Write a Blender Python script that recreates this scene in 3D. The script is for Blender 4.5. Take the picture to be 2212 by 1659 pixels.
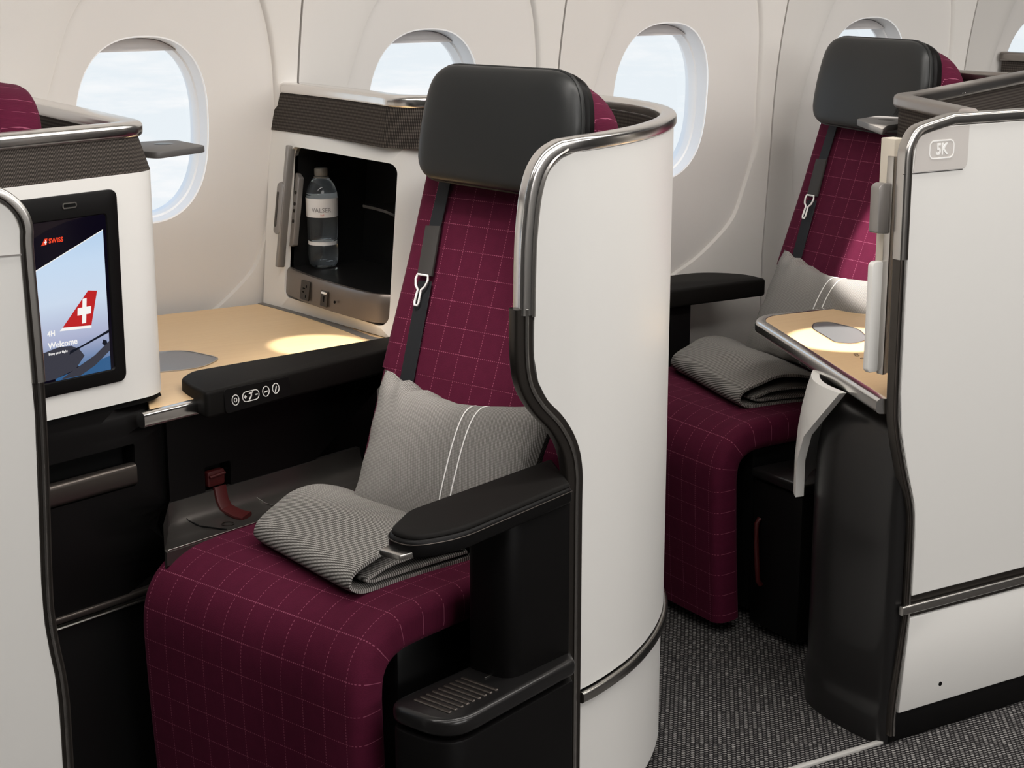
import bpy, bmesh, math, random
from math import sin, cos, pi, radians, sqrt
from mathutils import Vector, Matrix
random.seed(4)
V = Vector
scn = bpy.context.scene
col = scn.collection
for o in list(bpy.data.objects): bpy.data.objects.remove(o)

# ------------------------------------------------------------------ camera
cd = bpy.data.cameras.new('camera'); cam = bpy.data.objects.new('camera', cd); col.objects.link(cam)
YAW = radians(58.2); TH = math.atan(935/3766)
cd.sensor_width = 36; cd.lens = 3766/2212*36; cd.clip_start = .05
cam.location = (0, 0, 1.49)
cam.rotation_euler = (pi/2-TH, 0, YAW-pi/2)
scn.camera = cam
# ------------------------------------------------------------------ colour
scn.view_settings.view_transform = 'Standard'; scn.view_settings.look = 'None'
scn.view_settings.exposure = 0.0; scn.view_settings.gamma = 1; scn.view_settings.use_curve_mapping = False

# ------------------------------------------------------------------ world: pale sky over a cloud deck
w = bpy.data.worlds.new('world'); scn.world = w; w.use_nodes = True
nt = w.node_tree; nt.nodes.clear()
out = nt.nodes.new('ShaderNodeOutputWorld'); bg = nt.nodes.new('ShaderNodeBackground'); nt.links.new(bg.outputs[0], out.inputs[0])
tc = nt.nodes.new('ShaderNodeTexCoord'); sp = nt.nodes.new('ShaderNodeSeparateXYZ'); nt.links.new(tc.outputs['Generated'], sp.inputs[0])
ra = nt.nodes.new('ShaderNodeValToRGB')
mr = nt.nodes.new('ShaderNodeMapRange'); mr.inputs[1].default_value = -.5; mr.inputs[2].default_value = 1
nt.links.new(sp.outputs[2], mr.inputs[0]); nt.links.new(mr.outputs[0], ra.inputs[0])
e = ra.color_ramp.elements
e[0].position = 0; e[0].color = (.90, .93, .95, 1); e[1].position = .34; e[1].color = (.82, .88, .92, 1)
x = e.new(.45); x.color = (.70, .82, .91, 1); x = e.new(.8); x.color = (.38, .58, .85, 1)
mp = nt.nodes.new('ShaderNodeMapping'); mp.inputs['Scale'].default_value = (5, 5, 26)
no = nt.nodes.new('ShaderNodeTexNoise'); no.inputs['Scale'].default_value = 2.2; no.inputs['Detail'].default_value = 8; no.inputs['Roughness'].default_value = .62
nt.links.new(tc.outputs['Generated'], mp.inputs[0]); nt.links.new(mp.outputs[0], no.inputs[0])
cr = nt.nodes.new('ShaderNodeValToRGB'); cr.color_ramp.elements[0].position = .47; cr.color_ramp.elements[1].position = .68
nt.links.new(no.outputs[0], cr.inputs[0])
mx = nt.nodes.new('ShaderNodeMix'); mx.data_type = 'RGBA'; mx.inputs[7].default_value = (.98, .98, .98, 1)
cm = nt.nodes.new('ShaderNodeMapRange'); cm.inputs[1].default_value = .02; cm.inputs[2].default_value = -.08; nt.links.new(sp.outputs[2], cm.inputs[0])
mm = nt.nodes.new('ShaderNodeMath'); mm.operation = 'MULTIPLY'; nt.links.new(cr.outputs[0], mm.inputs[0]); nt.links.new(cm.outputs[0], mm.inputs[1])
nt.links.new(mm.outputs[0], mx.inputs[0]); nt.links.new(ra.outputs[0], mx.inputs[6]); nt.links.new(mx.outputs[2], bg.inputs[0])
bg.inputs[1].default_value = 1.03

# ------------------------------------------------------------------ lights
def area(name, loc, target, sx, sy, power, colr):
    l = bpy.data.lights.new(name, 'AREA'); l.shape = 'RECTANGLE'; l.size = sx; l.size_y = sy; l.energy = power; l.color = colr
    o = bpy.data.objects.new(name, l); col.objects.link(o); o.location = loc
    o.rotation_euler = (V(target)-V(loc)).to_track_quat('-Z', 'Y').to_euler()
    o['kind'] = 'structure'
    return o
area('ceiling_light', (2.2, 1.0, 2.17), (2.2, 1.5, 0), 4.6, .5, 44, (1, .965, .93))
area('ceiling_light', (1.7, 2.15, 2.17), (1.7, 2.9, .8), 4.6, .25, 48, (1, .96, .91))
area('fill_light', (2.6, -1.7, 1.85), (1.9, 2.3, .9), 3.4, .6, 50, (1, .98, .96))  # unseen fill added behind the camera to brighten the aisle-side faces
def spot(name, loc, target, angle, blend, power, colr, r=.012):
    l = bpy.data.lights.new(name, 'SPOT'); l.spot_size = radians(angle); l.spot_blend = blend; l.energy = power; l.color = colr; l.shadow_soft_size = r
    o = bpy.data.objects.new(name, l); col.objects.link(o); o.location = loc
    o.rotation_euler = (V(target)-V(loc)).to_track_quat('-Z', 'Y').to_euler()
    o['kind'] = 'structure'
spot('reading_light', (1.70, 2.60, 2.12), (1.475, 3.115, .72), 7.5, .2, 200, (1, .93, .80))
spot('reading_light', (2.2, 2.45, 2.12), (2.505, 2.70, .69), 9.5, .15, 300, (1, .93, .82))
spot('reading_light', (2.3, 2.6, 2.12), (2.90, 2.88, .86), 18, .2, 330, (1, .95, .9))
spot('reading_light', (.95, 2.35, 2.12), (1.42, 2.78, .85), 26, .7, 60, (1, .94, .88), .05)

# ------------------------------------------------------------------ materials
class NT:
    def __init__(s, name):
        s.m = bpy.data.materials.new(name); s.m.use_nodes = True; s.t = s.m.node_tree; s.n = s.t.nodes; s.l = s.t.links
        s.b = s.n['Principled BSDF']
    def node(s, t, **k):
        n = s.n.new(t)
        for a, v in k.items(): setattr(n, a, v)
        return n
    def math(s, op, a, b=None, c=None):
        n = s.n.new('ShaderNodeMath'); n.operation = op
        for i, v in enumerate((a, b, c)):
            if v is None: continue
            if isinstance(v, (int, float)): n.inputs[i].default_value = v
            else: s.l.new(v, n.inputs[i])
        return n.outputs[0]
    def mix(s, f, a, b):
        n = s.n.new('ShaderNodeMix'); n.data_type = 'RGBA'
        for i, v in ((0, f), (6, a), (7, b)):
            if isinstance(v, (int, float)): n.inputs[i].default_value = v
            elif isinstance(v, tuple): n.inputs[i].default_value = (*v, 1)
            else: s.l.new(v, n.inputs[i])
        return n.outputs[2]
    def uv(s):
        t = s.n.new('ShaderNodeTexCoord'); p = s.n.new('ShaderNodeSeparateXYZ'); s.l.new(t.outputs['UV'], p.inputs[0]); return p.outputs[0], p.outputs[1], t.outputs['UV']
    def noise(s, vec, scale, detail=3, rough=.5):
        n = s.n.new('ShaderNodeTexNoise'); n.inputs['Scale'].default_value = scale; n.inputs['Detail'].default_value = detail; n.inputs['Roughness'].default_value = rough
        if vec is not None: s.l.new(vec, n.inputs['Vector'])
        return n.outputs[0]
    def bump(s, h, strength, dist=.001):
        n = s.n.new('ShaderNodeBump'); n.inputs['Strength'].default_value = strength; n.inputs['Distance'].default_value = dist
        s.l.new(h, n.inputs['Height']); s.l.new(n.outputs[0], s.b.inputs['Normal'])
    def obj(s):
        t = s.n.new('ShaderNodeTexCoord'); return t.outputs['Object']
def pm(name, c, rough=.5, metal=0, spec=.5, coat=0, sheen=0, bump=None, emis=0, aniso=0):
    t = NT(name); b = t.b
    b.inputs['Base Color'].default_value = (*c, 1); b.inputs['Roughness'].default_value = rough; b.inputs['Metallic'].default_value = metal
    b.inputs['Specular IOR Level'].default_value = spec; b.inputs['Coat Weight'].default_value = coat; b.inputs['Coat Roughness'].default_value = .08
    b.inputs['Sheen Weight'].default_value = sheen
    if emis: b.inputs['Emission Color'].default_value = (*c, 1); b.inputs['Emission Strength'].default_value = emis
    if bump: t.bump(t.noise(t.obj(), bump[0], 4), bump[1], bump[2])
    return t.m
M = {}
M['white'] = pm('white_lacquer', (.80, .785, .755), .36, spec=.45, bump=(900, .03, .0004))
M['wall'] = pm('cabin_lining', (.70, .675, .645), .42, spec=.4, bump=(600, .03, .0004))
M['wall2'] = pm('cabin_lining_inset', (.69, .665, .64), .45, spec=.4)
M['joint'] = pm('joint_shadow_gap', (.16, .15, .14), .7)
M['reveal'] = pm('window_reveal', (.93, .93, .94), .4)
M['shade'] = pm('window_shade', (.62, .60, .60), .5)
M['black'] = pm('black_satin_plastic', (.0042, .0038, .0038), .45, spec=.16, bump=(1400, .05, .0003))
M['blackmat'] = pm('black_soft_pad', (.0060, .0053, .0047), .62, spec=.13, bump=(2500, .2, .0004))
M['rimdk'] = pm('taupe_metal', (.33, .30, .28), .30, metal=1)
M['railm'] = pm('bright_rail', (.72, .70, .67), .35, metal=.3)
M['outlet'] = pm('bronze_outlet_panel', (.21, .18, .16), .34, metal=.75)
M['darkmetal'] = pm('dark_bronze_metal', (.11, .095, .085), .33, metal=.85)
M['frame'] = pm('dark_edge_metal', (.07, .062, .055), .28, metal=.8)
M['gunmetal'] = pm('gunmetal_paint', (.018, .017, .017), .30, metal=.4, coat=.22, bump=(3000, .12, .0002))
M['chrome'] = pm('polished_aluminium', (.80, .78, .76), .20, metal=1)
M['chromedk'] = pm('brushed_steel', (.52, .50, .475), .27, metal=1)
M['grey'] = pm('grey_plastic', (.085, .080, .078), .45)
M['greymetal'] = pm('grey_metal_paint', (.30, .28, .265), .38, metal=.5)
M['ledge'] = pm('satin_bronze_ledge', (.115, .106, .098), .30, metal=.75, coat=.2)
M['leather'] = pm('black_leather', (.019, .020, .020), .40, spec=.42, bump=(420, .12, .0006))
M['trayg'] = pm('grey_tray', (.24, .25, .27), .3, metal=.4)
M['red'] = pm('red_strap', (.055, .004, .004), .5)
M['strap'] = pm('black_webbing', (.012, .013, .016), .6, spec=.3)
M['sleeve'] = pm('grey_webbing_sleeve', (.035, .032, .030), .7)
M['icon'] = pm('white_icon_print', (.75, .73, .70), .5)
M['printw'] = pm('white_print', (.93, .92, .90), .5)
M['label'] = pm('bottle_label', (.78, .77, .76), .5)
M['labelg'] = pm('bottle_label_grey', (.30, .29, .29), .5)
M['labelr'] = pm('bottle_label_red', (.62, .10, .07), .5)
M['cap'] = pm('bottle_cap', (.16, .15, .13), .5)
M['hole'] = pm('dark_hole', (.004, .004, .004), .8, spec=.1)
M['linerb'] = pm('black_liner', (.006, .006, .006), .35, spec=.4)
M['lightblock'] = pm('light_block_panel', (.10, .095, .09), .6)  # dim grey for the added sheets that close the cabin ends
M['ceil'] = pm('ceiling_panel', (.74, .72, .69), .6)
M['plate'] = pm('plate_beige', (.60, .565, .535), .45)
M['beige'] = pm('seam_beige', (.62, .56, .47), .5)
# screen picture
def em(name, c, s=1.0):
    t = NT(name); t.b.inputs['Base Color'].default_value = (0, 0, 0, 1); t.b.inputs['Roughness'].default_value = .15
    t.b.inputs['Emission Color'].default_value = (*c, 1); t.b.inputs['Emission Strength'].default_value = s; return t.m
M['scr_dark'] = em('screen_dark', (.003, .002, .007)); M['scr_wall'] = em('screen_cabin', (.011, .007, .010))
M['scr_red'] = em('screen_red', (.50, .018, .02)); M['scr_logo'] = em('screen_logo', (.80, .06, .02)); M['scr_white'] = em('screen_white', (.92, .90, .88))
M['scr_wing'] = em('screen_wing', (.008, .010, .018)); M['scr_fus'] = em('screen_fuselage', (.045, .045, .06)); M['scr_sea'] = em('screen_sea', (.035, .11, .25))
t = NT('screen_sky'); t.b.inputs['Base Color'].default_value = (0, 0, 0, 1); t.b.inputs['Roughness'].default_value = .15
u_, v_, _ = t.uv(); r = t.node('ShaderNodeValToRGB'); t.l.new(v_, r.inputs[0])
el = r.color_ramp.elements; el[0].position = .08; el[0].color = (.10, .19, .36, 1); el[1].position = 1; el[1].color = (.44, .61, .83, 1)
q = el.new(.27); q.color = (.42, .45, .62, 1); q = el.new(.5); q.color = (.60, .70, .84, 1); q = el.new(.75); q.color = (.56, .70, .87, 1)
t.l.new(r.outputs[0], t.b.inputs['Emission Color']); t.b.inputs['Emission Strength'].default_value = 1; M['scr_sky'] = t.m

def check_fabric(name, base, line):
    t = NT(name); u, v, uv = t.uv(); P = .0485; W = .0014
    def ln(p, q):
        f = t.math('FRACT', t.math('DIVIDE', p, P)); on = t.math('LESS_THAN', f, W/P)
        d = t.math('LESS_THAN', t.math('FRACT', t.math('DIVIDE', q, .0048)), .56); return t.math('MULTIPLY', on, d)
    L = t.math('MAXIMUM', ln(u, v), ln(v, u))
    n = t.noise(uv, 900, 3); n2 = t.noise(uv, 45, 3)
    k = t.math('MULTIPLY_ADD', n, .7, .62); k = t.math('MULTIPLY', k, t.math('MULTIPLY_ADD', n2, .3, .85))
    bc = t.node('ShaderNodeVectorMath'); bc.operation = 'SCALE'; bc.inputs[0].default_value = base; t.l.new(k, bc.inputs['Scale'])
    c = t.mix(t.math('MULTIPLY', L, .7), bc.outputs[0], line)
    t.l.new(c, t.b.inputs['Base Color']); t.b.inputs['Roughness'].default_value = .85; t.b.inputs['Sheen Weight'].default_value = .05
    t.b.inputs['Sheen Roughness'].default_value = .4; t.b.inputs['Sheen Tint'].default_value = (1, .4, .6, 1)
    t.b.inputs['Specular IOR Level'].default_value = .15; t.bump(n, .35, .0008); return t.m
M['burg'] = check_fabric('burgundy_check_fabric', (.086, .0075, .027), (.36, .10, .17))

def weave(name, c1, c2, pu, pv, diag):
    t = NT(name); u, v, uv = t.uv()
    a = t.math('ADD', t.math('DIVIDE', u, pu), t.math('MULTIPLY', v, diag))
    s1 = t.math('SINE', t.math('MULTIPLY', a, 2*pi)); s2 = t.math('SINE', t.math('MULTIPLY', t.math('DIVIDE', v, pv), 2*pi))
    s = t.math('MULTIPLY_ADD', s1, .5, .5); s = t.math('MULTIPLY_ADD', t.math('MULTIPLY', s, s2), .35, t.math('MULTIPLY', s, .75))
    n = t.noise(uv, 700, 2); s = t.math('MULTIPLY', s, t.math('MULTIPLY_ADD', n, .6, .75))
    t.l.new(t.mix(s, c1, c2), t.b.inputs['Base Color']); t.b.inputs['Roughness'].default_value = .9; t.b.inputs['Specular IOR Level'].default_value = .1
    t.bump(s, .3, .0006); return t.m
M['pillow'] = weave('grey_woven_cotton', (.13, .122, .112), (.42, .405, .385), .0026, .0026, 120)
M['blanket'] = weave('grey_twill_wool', (.05, .046, .042), (.50, .48, .45), .0046, .0034, 60)
M['brown'] = weave('brown_tweed_band', (.014, .011, .010), (.125, .108, .095), .0030, .0066, 0)

t = NT('blonde_wood'); ob = t.obj(); mpn = t.node('ShaderNodeMapping'); mpn.inputs['Scale'].default_value = (3, 160, 20); mpn.inputs['Rotation'].default_value = (0, 0, radians(-4)); t.l.new(ob, mpn.inputs[0])
n = t.noise(mpn.outputs[0], 1.0, 5, .65); mp2 = t.node('ShaderNodeMapping'); mp2.inputs['Scale'].default_value = (14, 700, 20); t.l.new(ob, mp2.inputs[0]); n2 = t.noise(mp2.outputs[0], 1, 2)
c = t.mix(n, (.74, .50, .27), (.87, .64, .38)); c = t.mix(t.math('MULTIPLY', n2, .22), c, (.56, .37, .19))
t.l.new(c, t.b.inputs['Base Color']); t.b.inputs['Roughness'].default_value = .42; t.b.inputs['Specular IOR Level'].default_value = .35; M['wood'] = t.m

t = NT('woven_carpet'); ob = t.obj(); br = t.node('ShaderNodeTexBrick'); mpn = t.node('ShaderNodeMapping'); mpn.inputs['Rotation'].default_value = (0, 0, radians(4)); t.l.new(ob, mpn.inputs[0]); t.l.new(mpn.outputs[0], br.inputs[0])
br.inputs['Scale'].default_value = 1; br.inputs['Brick Width'].default_value = .0105; br.inputs['Row Height'].default_value = .0078; br.inputs['Mortar Size'].default_value = .0021; br.inputs['Mortar Smooth'].default_value = .5
br.inputs['Color1'].default_value = (.55, .53, .51, 1); br.inputs['Color2'].default_value = (.20, .19, .185, 1); br.inputs['Mortar'].default_value = (.008, .007, .008, 1)
n = t.noise(ob, 60, 3); t.l.new(t.mix(n, br.outputs[0], (.02, .019, .02)), t.b.inputs['Base Color']); t.b.inputs['Roughness'].default_value = .95; t.b.inputs['Specular IOR Level'].default_value = .1
inv = t.math('SUBTRACT', 1, br.outputs['Fac']); t.bump(inv, .8, .002); M['carpet'] = t.m

# clear things
t = NT('window_glass'); t.n.remove(t.b); o_ = t.n['Material Output']; tr = t.node('ShaderNodeBsdfTransparent'); tr.inputs[0].default_value = (.97, .98, .99, 1)
gl = t.node('ShaderNodeBsdfGlossy'); gl.inputs['Roughness'].default_value = .03; fr = t.node('ShaderNodeFresnel'); fr.inputs[0].default_value = 1.3
ms = t.node('ShaderNodeMixShader'); t.l.new(fr.outputs[0], ms.inputs[0]); t.l.new(tr.outputs[0], ms.inputs[1]); t.l.new(gl.outputs[0], ms.inputs[2]); t.l.new(ms.outputs[0], o_.inputs[0]); M['glass'] = t.m
t = NT('clear_plastic'); t.b.inputs['Transmission Weight'].default_value = .96; t.b.inputs['IOR'].default_value = 1.33; t.b.inputs['Roughness'].default_value = .02; t.b.inputs['Base Color'].default_value = (.80, .90, .97, 1); M['pet'] = t.m

# ------------------------------------------------------------------ builders
I4 = Matrix.Identity(4)
A1 = radians(17.9)
W1 = Matrix.Translation((1.46, 2.25, 0)) @ Matrix.Rotation(A1, 4, 'Z')   # frame of the angled middle seat: a backwards, b towards the windows
def tag(o, label=None, cat=None, group=None, kind=None):
    if label: o['label'] = label
    if cat: o['category'] = cat
    if group: o['group'] = group
    if kind: o['kind'] = kind
    return o
def thing(name, label, cat, loc=(0, 0, 0), rz=0, group=None, kind=None):
    o = bpy.data.objects.new(name, None); col.objects.link(o); o.empty_display_size = .05
    o.location = loc; o.rotation_euler = (0, 0, rz); o['wm'] = 0
    del o['wm']
    MW[o.name] = Matrix.Translation(loc) @ Matrix.Rotation(rz, 4, 'Z')
    return tag(o, label, cat, group, kind)
MW = {}
def wm(o): return MW[o.name] if o else I4
def mk(name, verts, faces, mat, parent=None, W=I4, uvs=None, flat=False, ang=35, mats=None, fmat=None):
    """verts in frame W; the mesh is stored relative to its parent"""
    T = wm(parent).inverted() @ W
    me = bpy.data.meshes.new(name); me.from_pydata([T @ V(v) for v in verts], [], faces)
    me.materials.append(M[mat])
    for m_ in (mats or []): me.materials.append(M[m_])
    if fmat:
        for p, k in zip(me.polygons, fmat): p.material_index = k
    if uvs:
        ul = me.uv_layers.new(name='UVMap')
        for p in me.polygons:
            for li in p.loop_indices: ul.data[li].uv = uvs[me.loops[li].vertex_index]
    bm = bmesh.new(); bm.from_mesh(me); bmesh.ops.recalc_face_normals(bm, faces=bm.faces); bm.to_mesh(me); bm.free()
    if not flat:
        for p in me.polygons: p.use_smooth = True
        me.set_sharp_from_angle(angle=radians(ang))
    o = bpy.data.objects.new(name, me); col.objects.link(o); o.parent = parent
    MW[o.name] = wm(parent)
    return o
def bmk(name, bm, mat, parent=None, W=I4, ang=35):
    vs = [v.co.copy() for v in bm.verts]; bm.verts.index_update(); fs = [[v.index for v in f.verts] for f in bm.faces]; bm.free()
    return mk(name, vs, fs, mat, parent, W, ang=ang)
def prism_bm(outline, z0, z1, bevel=0, seg=2, bm=None):
    b = bmesh.new(); lo = [b.verts.new((x, y, z0)) for x, y in outline]; hi = [b.verts.new((x, y, z1)) for x, y in outline]
    b.faces.new(hi); b.faces.new(lo[::-1]); n = len(lo)
    for i in range(n): b.faces.new((lo[i], lo[(i+1) % n], hi[(i+1) % n], hi[i]))
    bmesh.ops.recalc_face_normals(b, faces=b.faces)
    if bevel:
        es = [e for e in b.edges if len(e.link_faces) == 2 and e.calc_face_angle(0) > radians(40)]
        bmesh.ops.bevel(b, geom=es, offset=bevel, segments=seg, profile=.5, affect='EDGES', clamp_overlap=True)
    return b
def prism(name, outline, z0, z1, mat, parent=None, W=I4, bevel=0, seg=2): return bmk(name, prism_bm(outline, z0, z1, bevel, seg), mat, parent, W)
def box(name, x0, x1, y0, y1, z0, z1, mat, parent=None, W=I4, bevel=.003, seg=2): return prism(name, [(x0, y0), (x1, y0), (x1, y1), (x0, y1)], z0, z1, mat, parent, W, bevel, seg)
def rrect(x0, x1, y0, y1, r, n=6):
    rs = r if isinstance(r, (tuple, list)) else (r,)*4; o = []
    for (cx, cy, a, rr) in ((x1, y1, 0, rs[0]), (x0, y1, pi/2, rs[1]), (x0, y0, pi, rs[2]), (x1, y0, 3*pi/2, rs[3])):
        sx = -1 if cx == x1 else 1; sy = -1 if cy == y1 else 1
        for k in range(n+1):
            t_ = a+pi/2*k/n; o.append((cx+sx*rr+rr*cos(t_), cy+sy*rr+rr*sin(t_)))
    return o
def arcround(pts, r, n=6):
    """round the corners of a closed polygon"""
    o = []; N = len(pts); rr = r if isinstance(r, list) else [r]*N
    for i in range(N):
        p = V((*pts[i], 0)); a = V((*pts[i-1], 0)); b = V((*pts[(i+1) % N], 0)); u = (a-p); v = (b-p)
        if rr[i] <= 0: o.append(pts[i]); continue
        k = min(rr[i], u.length*.49, v.length*.49); s = p+u.normalized()*k; e_ = p+v.normalized()*k
        for j in range(n+1):
            t_ = j/n; q = s*(1-t_)**2+p*2*t_*(1-t_)+e_*t_**2; o.append((q.x, q.y))
    return o
def catmull(pts, n=8):
    P = [V(p) for p in pts]; P = [2*P[0]-P[1]]+P+[2*P[-1]-P[-2]]; o = []
    for i in range(1, len(P)-2):
        for k in range(n):
            t_ = k/n; a, b, c, d = P[i-1:i+3]
            o.append(.5*((2*b)+(c-a)*t_+(2*a-5*b+4*c-d)*t_*t_+(3*b-a-3*c+d)*t_**3))
    o.append(P[-2]); return o
def tangents(P):
    T = []
    for i in range(len(P)):
        a = P[max(0, i-1)]; b = P[min(len(P)-1, i+1)]; T.append((b-a).normalized())
    return T
def sweep(name, path, normals, prof, mat, parent=None, W=I4, caps=True, uv=None, ang=35, scale=None):
    P = [V(p) for p in path]; T = tangents(P); vs = []; uvs = []; m = len(prof); s = 0
    pl = [0]
    for i in range(m): a = prof[i]; b = prof[(i+1) % m]; pl.append(pl[-1]+math.hypot(a[0]-b[0], a[1]-b[1]))
    for i, p in enumerate(P):
        N = V(normals[i] if isinstance(normals, list) else normals); N = (N-T[i]*N.dot(T[i])).normalized(); B = T[i].cross(N)
        if i: s += (P[i]-P[i-1]).length
        k = scale[i] if scale else 1
        for j, (a, b) in enumerate(prof):
            vs.append(p+N*a*k+B*b*k); uvs.append((b if uv == 'b' else pl[j], s))
    fs = []
    for i in range(len(P)-1):
        for j in range(m): fs.append((i*m+j, i*m+(j+1) % m, (i+1)*m+(j+1) % m, (i+1)*m+j))
    if caps: fs.append(tuple(range(m-1, -1, -1))); fs.append(tuple((len(P)-1)*m+j for j in range(m)))
    return mk(name, vs, fs, mat, parent, W, uvs, ang=ang)
def circ(r, n=10): return [(r*cos(2*pi*k/n), r*sin(2*pi*k/n)) for k in range(n)]
def tube(name, path, r, mat, parent=None, W=I4, n=8, ref=(0.13, .27, .95)): return sweep(name, path, ref, circ(r, n), mat, parent, W, ang=60)
def lathe(name, prof, mat, parent=None, W=I4, n=32, mod=None):
    vs = []; fs = []
    for (r, z) in prof:
        for k in range(n):
            t_ = 2*pi*k/n; rr = r*(mod(t_, z) if mod else 1); vs.append((rr*cos(t_), rr*sin(t_), z))
    for i in range(len(prof)-1):
        for k in range(n): fs.append((i*n+k, i*n+(k+1) % n, (i+1)*n+(k+1) % n, (i+1)*n+k))
    fs.append(tuple(range(n-1, -1, -1))); fs.append(tuple((len(prof)-1)*n+k for k in range(n)))
    return mk(name, vs, fs, mat, parent, W)
def plane_frame(org, xdir, ydir):
    x = V(xdir).normalized(); y = V(ydir); y = (y-x*y.dot(x)).normalized(); z = x.cross(y)
    m = Matrix((x, y, z)).transposed().to_4x4(); m.translation = V(org); return m
def offset_path(P, d):
    """plan offset (left of travel = +d)"""
    T = tangents(P); return [p+V((-t_.y, t_.x, 0)).normalized()*d for p, t_ in zip(P, T)]
def arclen(P):
    s = [0]
    for a, b in zip(P, P[1:]): s.append(s[-1]+(b-a).length)
    return s
def at_s(P, S, s):
    s = max(0, min(S[-1], s))
    for i in range(len(S)-1):
        if s <= S[i+1]+1e-9:
            k = (s-S[i])/max(1e-9, S[i+1]-S[i]); return P[i].lerp(P[i+1], k)
    return P[-1]
def shell(name, P, zs, mat, thick, parent=None, s0=lambda z: 0, s1=None, n=60, xoff=None, inner=0, uvs_=True, W=I4):
    """curved upright panel: plan path P, rows at heights zs, from s0(z) to s1(z); thickness to the left of travel"""
    vs = []; uv = []; nz = len(zs)
    for off in (inner, inner+thick):
        Q = offset_path(P, off); S = arclen(P); 
        for z in zs:
            a = s0(z); b = (s1(z) if s1 else S[-1])
            for k in range(n+1):
                s = a+(b-a)*k/n; q = at_s(Q, S, s); dx = xoff(s, z) if xoff else 0
                vs.append((q.x+dx, q.y, z)); uv.append((s, z))
    m = n+1; fs = []; L = nz*m
    for i in range(nz-1):
        for k in range(n):
            a = i*m+k; fs.append((a, a+1, a+m+1, a+m)); a += L; fs.append((a, a+m, a+m+1, a+1))
    for k in range(n): fs.append((k, k+L, k+1+L, k+1)); a = (nz-1)*m+k; fs.append((a, a+1, a+1+L, a+L))
    for i in range(nz-1):
        a = i*m; fs.append((a, a+m, a+m+L, a+L)); a = i*m+n; fs.append((a, a+L, a+m+L, a+m))
    return mk(name, vs, fs, mat, parent, W, uv)
def ringpanel(name, hole, outer, fn, mat, parent=None, rings=6, W=I4, depth=None):
    """surface between two loops of equal length; fn maps (u,v)->3D. depth: also a rim going back by depth(u,v)->3D"""
    n = len(hole); vs = []; uv = []; fs = []
    loops = []
    if depth: loops.append([(p, depth) for p in hole])
    for k in range(rings+1): loops.append([((h[0]+(o[0]-h[0])*k/rings, h[1]+(o[1]-h[1])*k/rings), fn) for h, o in zip(hole, outer)])
    for lp in loops:
        for (p, f) in lp: vs.append(f(*p)); uv.append(p)
    for k in range(len(loops)-1):
        for j in range(n): fs.append((k*n+j, k*n+(j+1) % n, (k+1)*n+(j+1) % n, (k+1)*n+j))
    return mk(name, vs, fs, mat, parent, W, uv)
def raycast_loop(center, angles, poly):
    """points where rays from center leave polygon"""
    o = []; cx, cy = center; N = len(poly)
    for a in angles:
        dx, dy = cos(a), sin(a); best = None
        for i in range(N):
            x1, y1 = poly[i]; x2, y2 = poly[(i+1) % N]; ex, ey = x2-x1, y2-y1; den = dx*ey-dy*ex
            if abs(den) < 1e-12: continue
            t_ = ((x1-cx)*ey-(y1-cy)*ex)/den; u = ((x1-cx)*dy-(y1-cy)*dx)/den
            if t_ > 1e-9 and -1e-6 <= u <= 1+1e-6 and (best is None or t_ > best): best = t_
        o.append((cx+dx*best, cy+dy*best))
    return o
def puff(name, outline, dfront, dback, mat, parent=None, W=I4, rings=10, p=3.0, uvscale=1):
    """padded slab: outline loop in local xy, bulging along z"""
    cx = sum(a for a, b in outline)/len(outline); cy = sum(b for a, b in outline)/len(outline); n = len(outline)
    vs = []; uv = []; fs = []; seq = []
    for side in (1, -1):
        d = dfront if side > 0 else dback
        for k in range(rings+1):
            t_ = k/rings; rho = sin(t_*pi/2) if side > 0 else sin((1-t_)*pi/2)
            h = (1-rho**p)**(1/p)*d
            if side < 0 and k == 0: continue
            seq.append((rho, side*h))
    seq2 = [s for s in seq if s[0] > 1e-4]
    for rho, h in seq2:
        for (a, b) in outline: vs.append((cx+(a-cx)*rho, cy+(b-cy)*rho, h)); uv.append((cx+(a-cx)*rho, cy+(b-cy)*rho))
    K = len(seq2)
    for k in range(K-1):
        for j in range(n): fs.append((k*n+j, k*n+(j+1) % n, (k+1)*n+(j+1) % n, (k+1)*n+j))
    vs.append((cx, cy, dfront)); uv.append((cx, cy)); vs.append((cx, cy, -dback)); uv.append((cx, cy))
    for j in range(n): fs.append((len(vs)-2, j, (j+1) % n)); fs.append((len(vs)-1, (K-1)*n+(j+1) % n, (K-1)*n+j))
    return mk(name, vs, fs, mat, parent, W, uv, ang=50)
def text(name, s, size, mat, parent, W, align='CENTER', ext=.0003, bold=0, label=None, sx=1):
    cu = bpy.data.curves.new(name, 'FONT'); cu.body = s; cu.size = size; cu.align_x = align; cu.align_y = 'CENTER'; cu.extrude = ext; cu.offset = bold; cu.resolution_u = 3
    to = bpy.data.objects.new(name, cu); me = bpy.data.meshes.new_from_object(to); bpy.data.objects.remove(to); bpy.data.curves.remove(cu)
    me.transform(wm(parent).inverted() @ W @ Matrix.Diagonal((sx, 1, 1, 1))); me.materials.clear(); me.materials.append(M[mat])
    o = bpy.data.objects.new(name, me); col.objects.link(o); o.parent = parent; MW[o.name] = wm(parent)
    if label: o['label'] = label
    return o
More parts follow.
